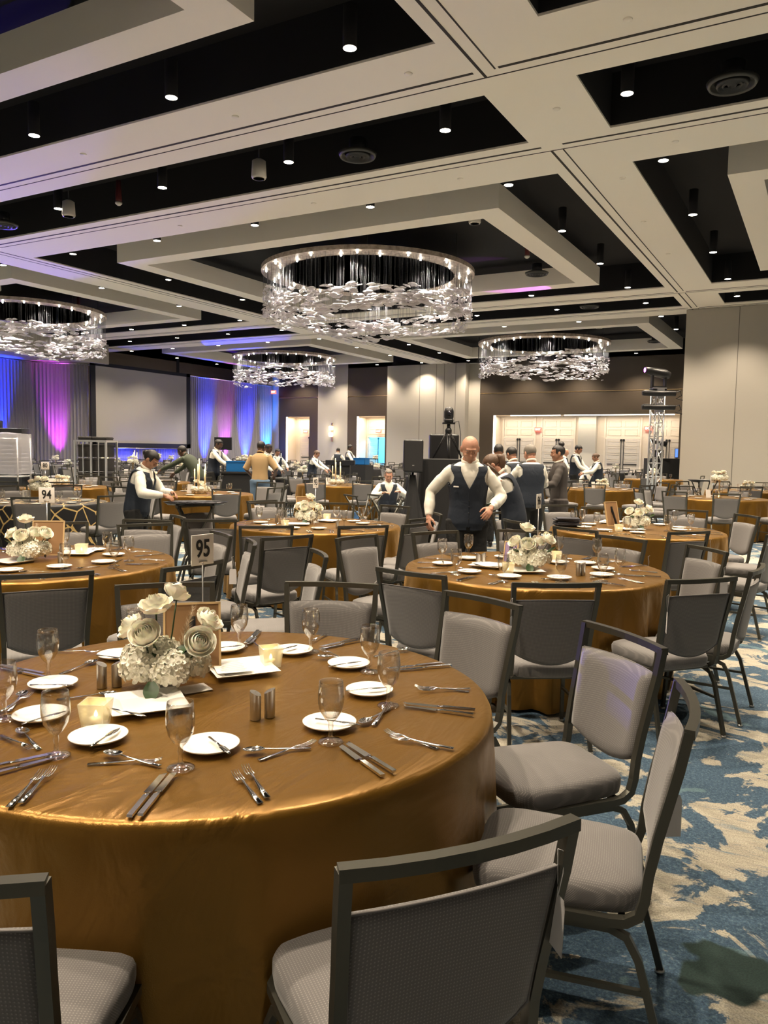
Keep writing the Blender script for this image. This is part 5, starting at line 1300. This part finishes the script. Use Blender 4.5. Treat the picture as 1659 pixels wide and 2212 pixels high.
        vm.add(vs, fs, True); vo = vm.obj('vest', VEST, t); q_ = vo.modifiers.new('smooth', 'SMOOTH'); q_.iterations = 4; q_.factor = .5; sd = vo.modifiers.new('thick', 'SOLIDIFY'); sd.thickness = .009; sd.offset = 1
        if detail < .01:
            bt = MB()
            for i in range(4):
                s = .36-.11*i; p_ = sec(s, *rad(s), .031, pi/2); bt.ell(p_, .006, .004, .006, 8, 6)
            bt.obj('vest_buttons', INK, vo)
            bd = MB(); p_ = sec(.60, *rad(.60), .034, pi/2-.62); bd.rbox(.055, .004, .013, .0015, p_, Matrix.Rotation(.55*-1, 3, 'Z')); bd.obj('name_badge', PAPER, t)
    # trousers and shoes
    tr_ = MB(); fl = 1.12*build
    torso(tr_, .002, -.14, .05, 8)
    for s in (-1, 1): limb(tr_, (hip[s]+Vector((0, 0, .02)), knee[s], ank[s]), (.098*S*fl, .074*S, .062*S), x+s, .08, 14)
    tr_.ell(Vector((0, -.01, z0-.04)), .15*S*fl, .115*S*fl, .1*S, 16, 10)
    to = tr_.obj('trousers', {'tan': JEANS, 'suit': SUIT}.get(style, TROUS), t); remesh(to, .014, 3)
    for s in (-1, 1):
        m_ = MB(); m_.ell(ank[s]+Vector((0, .065, -.045)), .045, .135, .045, 12, 8); m_.ell(ank[s]+Vector((0, -.02, -.035)), .04, .05, .055, 10, 8); m_.obj('shoe', BLKP, t)
    return t, wr
INKW = mat('watch face', (.02, .03, .02), .15)
t_, wr_ = person('person, bald, in navy vest and white shirt, leaning on a chair', -2.93, 6.86, -62, 1.79, .13, .42, .05, (-.19, .27, 1.08), (.37, .13, .98), 0, 'server', 'bald', None, 1.04, .009, curl=.75)
mb = MB(); w = wr_[-1]; mb.lathe([(.036, -.008), (.037, 0), (.036, .008)], 14); wo = mb.obj('wristwatch', INKW, t_); wo.location = w+Vector((.012, -.03, .015)); wo.rotation_euler = (1.1, .3, 0)
person('person with brown ponytail in navy vest, leaning over behind the bald one', -2.78, 7.75, -160, 1.66, .42, .55, 0, (-.05, .55, 1.0), (.1, .5, 1.02), 0, 'server', 'pony', HAIRB, 1.0, .011)
person('person with grey hair seen from behind in navy vest, standing at right centre', -3.52, 10.45, 125, 1.74, .06, .35, .35, (-.2, .38, 1.1), (.12, .38, 1.1), 0, 'server', 'grey', HAIRG, 1.1)
person('person with a hair bun and beard, in dark suit jacket, facing left', -3.32, 11.12, -152, 1.74, .03, .12, 0, (-.12, .35, 1.12), (.12, .35, 1.1), 1, 'suit', 'topbun', HAIRD, 1.02)
person('person in dark cap turned away, left of the grey-haired one', -4.3, 11.95, 150, 1.72, .12, .4, 0, (-.2, .4, 1.1), (.2, .4, 1.1), 1, 'server', 'cap', HAIRD)
person('person in dark cap with mask, farthest of the pair by doors', -4.75, 12.4, 120, 1.76, .05, .3, 0, (-.2, .35, 1.1), (.2, .35, 1.1), 1, 'server', 'cap', HAIRD)
person('bald person in navy vest far off, walking toward the right', -7.15, 24.2, 20, 1.76, .1, .35, 0, (-.2, .3, .95), (.2, .35, 1.0), 0, 'server', 'bald', None, 1.05, .016)
person('young person in navy vest polishing at a tray, far right', -6.05, 21.68, 0, 1.86, .08, .45, 0, (-.15, .42, 1.08), (.15, .42, 1.08), 1, 'server', 'short', HAIRD, 1, .016)
person('person with tied hair in navy vest facing left, far right', -5.3, 21.3, -155, 1.63, .12, .4, 0, (-.15, .42, 1.05), (.15, .42, 1.05), 1, 'server', 'bunback', HAIRB, 1, .016)
person('white-haired person seated far off between two standing servers', -6.1, 23.3, -61, 1.70, .1, .3, 0, (-.2, .35, .8), (.2, .35, .8), 0, 'server', 'short', HAIRG, 1, .016, sit=True)
person('person with grey hair seated alone in navy vest and white sleeves', -7.2, 13.0, -50, 1.74, .12, .3, -.1, (-.16, .36, .82), (.16, .38, .80), 0, 'server', 'grey', HAIRG, 1.08, .011, sit=True)
person('person with dark hair in navy vest leaning over a tray at left', -6.95, 6.52, 22, 1.62, .30, .6, 0, (-.05, .42, 1.06), (.15, .40, 1.04), 1, 'server', 'bunback', HAIRD, 1.08, .011)
person('person in tan shirt and blue jeans seen from behind', -9.98, 12.65, 112, 1.77, .08, .25, -.3, (-.22, .22, 1.0), (.24, .25, 1.05), 2, 'tan', 'short', HAIRD, 1.08, .011)
person('person in dark green shirt bending left over a table before the screen', -11.6, 12.6, -170, 1.78, .75, .1, 0, (-.25, .85, 1.05), (.2, .8, .95), 2, 'olive', 'short', HAIRD, 1.05, .014)
person('person in black cap reaching over a blue crate, left of the tan shirt', -13.25, 14.95, 12, 1.84, .22, .2, 0, (-.14, .55, 1.12), (.14, .55, 1.12), 2, 'server', 'cap', HAIRD, 1, .013)
person('person in navy vest half hidden behind the tan shirt', -12.6, 16.2, 0, 1.74, .15, .3, 0, (-.2, .4, 1.0), (.2, .4, 1.0), 2, 'server', 'short', HAIRD, 1, .016)
person('person in navy vest just right of the tan shirt, facing us', -15.24, 19.82, -60, 1.72, .05, .2, 0, (-.2, .3, 1.0), (.2, .3, 1.0), 1, 'server', 'short', HAIRG, 1, .018)
person('dark-haired person in navy vest looking down, third behind tan shirt', -14.3, 18.9, -30, 1.62, .15, .4, 0, (-.2, .4, 1.0), (.2, .4, 1.0), 1, 'server', 'short', HAIRD, 1, .018)
person('person in navy vest with rolled white sleeves reaching right to a table', -13.1, 17.68-.9, 0, 1.74, .16, .35, 0, (-.1, .5, .98), (.2, .42, .9), 1, 'server', 'short', HAIRD, 1.05, .014)
person('person bending behind the one with rolled sleeves', -12.8, 18.6, 10, 1.60, .25, .4, 0, (-.1, .5, 1.0), (.2, .5, 1.0), 1, 'server', 'short', HAIRB, 1, .018)
person('person in navy vest seen from behind below the wall sconce', -17.25, 26.9, 110, 1.68, .12, .4, 0, (-.2, .35, 1.0), (.2, .35, 1.0), 1, 'server', 'short', HAIRD, 1, .02)
person('person in navy vest facing right, carrying a blue crate', -15.78, 25.4, 15, 1.8, .05, .15, 0, (-.12, .42, 1.12), (.12, .42, 1.12), 2, 'server', 'short', HAIRD, 1, .02)
# ------------------------------------------------------------------ service furniture and event equipment
def traystand(x, y, rz, lab, top='oval', h=.92):
    t = thing('tray_stand', lab, 'tray stand', (x, y, 0), rz)
    for s in (-1, 1):
        mb = MB(); mb.tube([(s*.22, -.2*s, .0), (s*.12, -.1*s, .35), (-s*.1, .1*s, .72), (-s*.2, .2*s, h)], .0125, 8)
        mb.tube([(s*.22, -.2*s+.0, .0), (s*.22, .2, .0)], .0125, 8) if False else None
        mb.tube([(s*.22, .2*s*.9, .0), (s*.12, .1*s, .35), (-s*.1, -.1*s*.9, .72), (-s*.2, -.2*s*.9, h)], .0125, 8); mb.obj('leg_frame', FRAME, t)
    mb = MB()
    for s in (-1, 1): mb.sq([(s*.2, -.22, h), (s*.2, .22, h)], .012, .012)
    mb.obj('top_bar', FRAME, t)
    if not top: return t
    tr = thing('serving_tray', 'oval dark tray on the '+lab.replace('folding ', ''), 'tray', (x, y, h+.012), rz)
    mb = MB(); mb.lathe([(.001, 0), (.30, 0), (.34, .03), (.345, .03), (.30, .006), (.001, .006)], 32, (0, 0, 0), True, 1.05, .8); mb.obj('tray_body', BLKP, tr)
    return t
traystand(-6.22, 6.72, RZC+.2, 'folding tray stand before the woman server', h=.93)
for i in range(9):
    mb = MB(); mb.rbox(.15, .05, .012, .005); o = mb.obj('rolled_napkin', TOWEL, None, (-6.42+.05*i, 6.62+.02*i+.03*(i % 2), .965+.0*i), RZC+1.3+.2*sin(i)); tag(o, '%s dark rolled napkin from the left on the left tray' % ORD[i], 'napkin', 'dark napkins on the left tray')
traystand(-5.15, 9.3, RZC, 'empty folding tray stand left of the black-draped platform', None)
traystand(-4.6, 15.4, RZC, 'folding tray stand before the two servers at far right', h=1.0)
traystand(-2.3, 18.7, RZC, 'folding tray stand with black tray before the partition wall', h=1.0)
traystand(-5.9, 9.9, RZC+.5, 'empty folding tray stand behind the middle table', None)
def crate(x, y, z, rz, lab, w=.5, d=.36, h=.26, g=None):
    t = thing('plastic_crate', lab, 'crate', (x, y, z), rz, g); mb = MB()
    for q in ((-w/2, -d/2, 0, w/2, -d/2+.01, h), (-w/2, d/2-.01, 0, w/2, d/2, h), (-w/2, -d/2, 0, -w/2+.01, d/2, h), (w/2-.01, -d/2, 0, w/2, d/2, h), (-w/2, -d/2, 0, w/2, d/2, .01)): mb.box(*q)
    mb.obj('crate_body', BLUEP, t)
    mb = MB()
    for q in ((-w/2-.012, -d/2-.012, h-.03, w/2+.012, -d/2, h), (-w/2-.012, d/2, h-.03, w/2+.012, d/2+.012, h), (-w/2-.012, -d/2, h-.03, -w/2, d/2, h), (w/2, -d/2, h-.03, w/2+.012, d/2, h)): mb.box(*q)
    mb.obj('rim', BLUEP, t); return t
crate(-12.6, 15.1, 1.0, RZC, 'blue plastic crate being reached over beside the blue drape')
mb = MB(); mb.box(-.35, -.3, 0, .35, .3, 1.0); mb.box(-.38, -.33, .96, .38, .33, .995)
tag(mb.obj('service_box', BLKC, None, (-12.6, 15.1, 0), RZC), 'black draped box stand under the blue crate at left', 'stand')
for i in range(4): crate(-6.75, 10.6, .001+.15*i, .3, '%s flat blue crate in the stack behind the middle table' % ['bottom', 'second', 'third', 'top'][i], .55, .4, .145, 'blue crates stacked on the floor')
crate(-15.1, 25.2, 1.02, 0, 'blue plastic crate held far off before the blue doorway')
mb = MB(); mb.box(-.35, -.3, 0, .35, .3, 1.015); tag(mb.obj('service_box', BLKC, None, (-15.1, 25.2, 0), 0), 'black draped box stand before the blue doorway', 'stand')
# plastic wrapped rack cart at far left
t = thing('rack_cart', 'wheeled rack cart wrapped in clear plastic at the left edge', 'cart', (-15.3, 10.75, 0), RZC)
mb = MB()
for sx in (-.35, .35):
    for sy in (-.3, .3): mb.tube([(sx, sy, .1), (sx, sy, 1.72)], .018, 8)
for z in (.15, .9, 1.7):
    for a, b in (((-.35, -.3), (.35, -.3)), ((.35, -.3), (.35, .3)), ((.35, .3), (-.35, .3)), ((-.35, .3), (-.35, -.3))): mb.tube([(*a, z), (*b, z)], .015, 6)
mb.obj('frame', ALU, t)
mb = MB()
for i in range(9): mb.box(-.33, -.28, .95+i*.085, .33, .28, .97+i*.085)
mb.obj('racks', mat('grey dish racks', (.45, .45, .5), .4), t)
mb = MB()
def wf(u, w):
    a = 2*pi*u; c_, s_ = cos(a), sin(a); e = .4; r = 1+.04*noise.noise((c_*4, s_*4, w*5)); return (.42*r*abs(c_)**e*(1 if c_ > 0 else -1), .37*r*abs(s_)**e*(1 if s_ > 0 else -1), .95+.85*w-.03*noise.noise((u*9, 1, 3)))
mb.grid(wf, 48, 8, wrap=True); mb.add([wf(i/48, 1.0) for i in range(48)]+[(0, 0, 1.84)], [(i, (i+1) % 48, 48) for i in range(48)], True); mb.obj('plastic_wrap', WRAP, t)
for sx in (-.33, .33):
    for sy in (-.28, .28): m_ = MB(); m_.tube([(sx-.015, sy, .05), (sx+.015, sy, .05)], .05, 12); m_.obj('wheel', BLKP, t)
# open cage cart holding dark boxes
t = thing('cage_cart', 'tall wheeled cage cart of light metal bars holding black boxes', 'cart', (-16.7, 14.3, 0), RZC-.1)
mb = MB()
for sx in (-.42, .42):
    for sy in (-.32, .32): mb.sq([(sx, sy, .12), (sx, sy, 1.72)], .022, .022)
for z in (.14, 1.7):
    for a, b in (((-.42, -.32), (.42, -.32)), ((.42, -.32), (.42, .32)), ((.42, .32), (-.42, .32)), ((-.42, .32), (-.42, -.32))): mb.sq([(*a, z), (*b, z)], .022, .022)
for xx, r in ((-.2, .012), (.02, .022), (.22, .012)): mb.sq([(xx, -.32, .14), (xx, -.32, 1.7)], r, r)
mb.obj('cage_frame', ALU, t)
for sx in (-.38, .38):
    for sy in (-.28, .28): m_ = MB(); m_.tube([(sx-.015, sy, .06), (sx+.015, sy, .06)], .06, 12); m_.obj('wheel', BLKP, t)
BOXM = mat('black coated box', (.015, .012, .010), .5)
c_, s_ = cos(RZC-.1), sin(RZC-.1)
def incage(dx, dy, z, w, d, h, lab, g='boxes in the cage cart'):
    mb = MB(); mb.rbox(w, d, h, .008, (0, 0, h/2)); mb.rbox(w+.02, d+.02, .03, .006, (0, 0, h-.03)); o = mb.obj('stacked_box', BOXM, None, (-16.7+c_*dx-s_*dy, 14.3+s_*dx+c_*dy, z), RZC-.1); tag(o, lab, 'box', g)
for ix, dx in enumerate((-.19, .2)):
    for iz in range(4): incage(dx, 0, .17+iz*.37, .36, .5, .34, '%s black box in the %s column of the cage cart' % (['bottom', 'second', 'third', 'top'][iz], ['left', 'right'][ix]))
incage(-.21, 0, 1.725, .36, .4, .09, 'shallow black box on top of the cage cart at left', 'boxes on top of the cage cart'); incage(.2, 0, 1.725, .36, .4, .08, 'shallow black box on top of the cage cart at right', 'boxes on top of the cage cart')
# loudspeaker on a draped stand
t = thing('loudspeaker', 'tall black loudspeaker on a draped stand left of the bald person', 'speaker', (-5.48, 10.68, 1.26), RZC)
mb = MB(); mb.rbox(.30, .28, .50, .03, (0, 0, .25)); mb.obj('cabinet', BLKP, t)
mb = MB(); mb.box(-.135, -.146, .03, .135, -.14, .47); mb.obj('grille', mat('black grille', (.02, .02, .022), .6), t)
mb = MB(); mb.box(-.015, -.149, .10, .015, -.146, .115); mb.obj('badge', ALU, t)
t = thing('speaker_stand', 'speaker stand under a black cloth cone, left of the platform', 'stand', (-5.48, 10.68, 0), RZC)
mb = MB(); mb.tube([(0, 0, 0.02), (0, 0, 1.258)], .018, 10)
for i in range(3): mb.tube([(0, 0, .45), (.25*cos(i*2.094), .25*sin(i*2.094), .02)], .012, 8)
mb.obj('tripod', BLKM, t)
def cone(u, w): a = 2*pi*u; r = .045+.25*(1-w)**1.2*(1+.15*sin(3*a)+.05*sin(11*a)); return (r*cos(a), r*sin(a), .02+1.2*w)
mb = MB(); mb.grid(cone, 60, 10, wrap=True); mb.obj('cloth_cone', BLKC, t)
# draped platform with camera tripod
t = thing('draped_platform', 'tall platform under a black draped cloth behind the bald person', 'platform', (-5.34, 11.52, 0), RZC)
def dr(u, w):
    a = 2*pi*u; e = .35; c1, s1 = cos(a), sin(a); q = 1+(1-w)*(.16+.06*sin(9*a)+.04*sin(23*a)); return (.42*q*abs(c1)**e*(1 if c1 > 0 else -1), .42*q*abs(s1)**e*(1 if s1 > 0 else -1), .01+1.45*w)
mb = MB(); mb.grid(dr, 90, 10, wrap=True); mb.add([dr(i/90, 1.) for i in range(90)]+[(0, 0, 1.47)], [(i, (i+1) % 90, 90) for i in range(90)], True); mb.obj('black_drape', BLKC, t)
mb = MB(); mb.box(-.4, -.4, 0, .4, .4, 1.44); mb.obj('riser', BLKM, t)
t = thing('loudspeaker', 'second black loudspeaker standing behind the platform drape', 'speaker', (-5.75, 12.35, 0), RZC); mb = MB(); mb.rbox(.5, .4, 1.88, .03, (0, 0, .94)); mb.obj('cabinet', BLKP, t)
mb = MB(); mb.box(-.22, -.21, .9, .22, -.2, 1.84); mb.obj('grille', BLKM, t)
t = thing('camera_tripod', 'black video tripod standing on the draped platform', 'tripod', (-5.29, 11.54, 1.47), RZC)
mb = MB(); mb.lathe([(.001, .40), (.05, .40), (.055, .46), (.03, .50), (.001, .5)], 14); mb.tube([(0, 0, .5), (0, 0, .56)], .03, 10); mb.box(-.10, -.06, .555, .10, .06, .58); mb.obj('fluid_head', BLKM, t)
for i in range(3):
    a = i*2.094+.5; m_ = MB()
    for o_ in (-.02, .02): m_.tube([(.03*cos(a)-o_*sin(a), .03*sin(a)+o_*cos(a), .42), (.27*cos(a)-o_*sin(a)*.5, .27*sin(a)+o_*cos(a)*.5, .005)], .009, 6)
    m_.obj('leg', BLKM, t)
t = thing('ptz_camera', 'black domed remote camera mounted on the tripod', 'camera', (-5.29, 11.54, 2.052), RZC)
mb = MB(); mb.lathe([(.001, 0), (.075, 0), (.08, .04), (.06, .06)], 20); mb.obj('base', BLKP, t)
mb = MB(); mb.lathe([(.06, .05), (.078, .08), (.08, .17), (.065, .22), (.035, .245), (.001, .25)], 20); mb.obj('head', BLKP, t)
mb = MB(); mb.tube([(0, -.075, .14), (0, -.095, .14)], .035, 16); mb.obj('lens', mat('camera lens glass', (.01, .01, .015), .05), t)
mb = MB(); mb.tube([(.09, 0, .0), (.16, .0, .02), (.20, .02, -.2), (.19, .02, -.45), (.2, .03, -.575)], .006, 6); tag(mb.obj('camera_cable', BLKM, None, (-5.29, 11.54, 2.055), RZC), 'black cable looping down from the remote camera', 'cable')
# truss tower with moving head light
t = thing('truss_tower', 'aluminium box truss tower carrying stage lights at right', 'truss', (-4.35, 24.13, 0), RZC+.2)
mb = MB(); q = .135; Hh = 3.35
for sx in (-q, q):
    for sy in (-q, q): mb.tube([(sx, sy, .05), (sx, sy, Hh)], .028, 8)
n = 8
for i in range(n):
    z0, z1 = .15+i*(Hh-.2)/n, .15+(i+1)*(Hh-.2)/n
    for f_ in range(4):
        a = [(-q, -q), (q, -q), (q, q), (-q, q)]; A_, B_ = a[f_], a[(f_+1) % 4]
        mb.tube([(*A_, z1), (*B_, z1)], .014, 6); mb.tube([(*(A_ if i % 2 else B_), z0), (*(B_ if i % 2 else A_), z1)], .014, 6)
mb.obj('truss_frame', ALU, t)
mb = MB(); mb.box(-.35, -.35, 0, .35, .35, .05); mb.obj('base_plate', BLKM, t)
for z, lab in ((2.95, 'lower'), (3.35, 'upper')):
    l = thing('stage_light', 'long black fixture clamped across the tower, %s one' % lab, 'stage light', (-4.35, 24.13, z), RZC)
    mb = MB(); mb.tube([(-.55, -.3, 0), (-.48, -.3, .01), (-.1, -.3, .0), (.40, -.3, 0)], [.07, .085, .08, .075], 14); mb.obj('barrel', BLKM, l)
    mb = MB(); mb.tube([(.3, -.3, 0), (.55, -.25, .08), (.62, -.2, -.05), (.5, -.1, -.12), (.66, -.2, -.18)], .015, 6); mb.obj('cable_loops', BLKM, l)
    mb = MB(); mb.box(-.1, -.26, -.14, .1, -.18, .14); mb.obj('clamp', ALU, l)
t = thing('moving_head_light', 'black moving head light glowing violet on top of the tower', 'stage light', (-4.35, 24.13, 3.36), RZC)
mb = MB(); mb.box(-.2, -.16, .0, .2, .16, .14); mb.obj('base', BLKM, t); mb = MB(); mb.box(-.2, -.17, .14, .2, .17, .17); mb.obj('base_rim', ALU, t)
mb = MB(); mb.box(-.21, -.08, .17, -.16, .08, .62); mb.box(.16, -.08, .17, .21, .08, .62); mb.box(-.21, -.08, .15, .21, .08, .22); mb.obj('yoke', BLKM, t)
R_ = Matrix.Rotation(.0, 3, 'Z'); mb = MB(); mb.tube([(-.42, -.05, .68), (-.2, -.02, .64), (.15, .0, .58), (.32, .02, .54)], [.09, .12, .14, .10], 16); mb.obj('head', BLKM, t)
mb = MB(); mb.ell((-.43, -.05, .68), .02, .07, .07, 14, 10); mb.obj('lens', emat('violet lamp lens', (.6, .12, 1), 9), t)
# control desk behind the tower
t = thing('control_desk', 'black draped control desk right of the truss tower', 'desk', (-4.87, 30.62, 0), RZC)
mb = MB()
def dk(u, w): a = 2*pi*u; e = .3; c1, s1 = cos(a), sin(a); q = 1+.02*sin(30*a)*(1-w); return (1.0*q*abs(c1)**e*(1 if c1 > 0 else -1), .45*q*abs(s1)**e*(1 if s1 > 0 else -1), .01+1.43*w)
mb.grid(dk, 80, 4, wrap=True); mb.add([dk(i/80, 1.) for i in range(80)]+[(0, 0, 1.445)], [(i, (i+1) % 80, 80) for i in range(80)], True); mb.obj('desk_drape', BLKC, t)
for dx, w_, h_, lab, nm in ((-.55, .35, .28, 'black monitor back on the control desk', 'monitor'), (.1, .13, .34, 'narrow bright screen on the control desk', 'monitor'), (.55, .42, .26, 'laptop with blue screen on the control desk', 'laptop')):
    l = thing(nm, lab, 'screen', (-4.87+dx*cos(RZC), 30.62+dx*sin(RZC), 1.446), RZC)
    mb = MB(); mb.box(-w_/2, -.02, .03, w_/2, .0, .03+h_); mb.box(-w_/4, -.08, 0, w_/4, .08, .03); mb.obj('shell', BLKP, l)
    mb = MB(); mb.box(-w_/2+.015, -.024, .045, w_/2-.015, -.02, .015+h_); mb.obj('display', emat('blue display', (.12, .25, .9), 1.2) if dx > 0 else BLKM, l)
t = thing('light_stand', 'thin stand with two small black lamps beside the tower', 'stand', (-5.3, 29.6, 0), RZC)
mb = MB(); mb.tube([(-.15, 0, 0), (-.15, 0, 2.1)], .012, 6); mb.tube([(.15, 0, 0), (.15, 0, 2.0)], .012, 6); mb.box(-.25, -.2, 0, .25, .2, .02); mb.obj('poles', BLKM, t)
for dx, z in ((-.15, 2.1), (.2, 2.0)): m_ = MB(); m_.tube([(dx-.14, 0, z+.02), (dx+.14, 0, z-.04)], [.06, .11], 10); m_.obj('lamp_head', BLKM, t)
# stage gear at left: subwoofer stack and a monitor on the drape
t = thing('speaker_stack', 'black speaker cabinets before the magenta-lit drape', 'speaker', (-23.3, 16.6, 0), RZC)
mb = MB(); mb.rbox(.8, .6, 2.1, .03, (0, 0, 1.05)); mb.obj('tall_cabinet', BLKP, t); mb = MB(); mb.rbox(.5, .5, 2.35, .03, (-.7, 0, 1.175)); mb.obj('side_cabinet', BLKP, t)
t = thing('stage_monitor', 'dark screen behind the person in black cap', 'screen', (-18.0, 20.8, 0), RZC)
mb = MB(); mb.box(-.3, -.02, 1.5, .3, .03, 1.93); mb.obj('display', BLKP, t); mb = MB(); mb.tube([(0, .0, 0), (0, 0, 1.51)], .03, 8); mb.box(-.3, -.2, 0, .3, .2, .03); mb.obj('stand', BLKM, t)
t = thing('lectern', 'low black lectern left of the doorway right of tan shirt', 'lectern', (-13.1, 20.6, 0), RZC)
mb = MB(); mb.box(-.3, -.2, 0, .3, .2, 1.1); mb.obj('column', BLKM, t); mb = MB(); mb.box(-.45, -.25, 1.1, .45, .22, 1.25); mb.obj('desk_top', BLKP, t)
# coloured beams from the moving heads that touch the ceiling
spot('moving_head_beam', (-4.9, 24.0, 4.3), (-8.6, 22.85, 6.75), 900, (.75, .12, 1), 16, .2, .05)
spot('moving_head_beam', (-30.3, 33.6, 2.6), (-24.5, 29.3, 6.5), 5000, BL, 24, .2, .05)
spot('moving_head_beam', (-30.0, 20.5, 2.0), (-15.5, 12.75, 6.5), 4000, (.15, .08, 1), 18, .4, .05)
spot('moving_head_beam', (-30.0, 17.5, 2.0), (-14.5, 9.95, 6.5), 5000, (.12, .06, 1), 9, .4, .05)
spot('moving_head_beam', (-30.5, 16.0, 2.0), (-20, 14.0, 6.5), 900, (.3, .1, 1), 30, .8, .05)
spot('moving_head_beam', (-30, 24.0, 5.3), (-.50, 2.88, .92), 40000, (.05, .04, 1), .32, .2, .05)
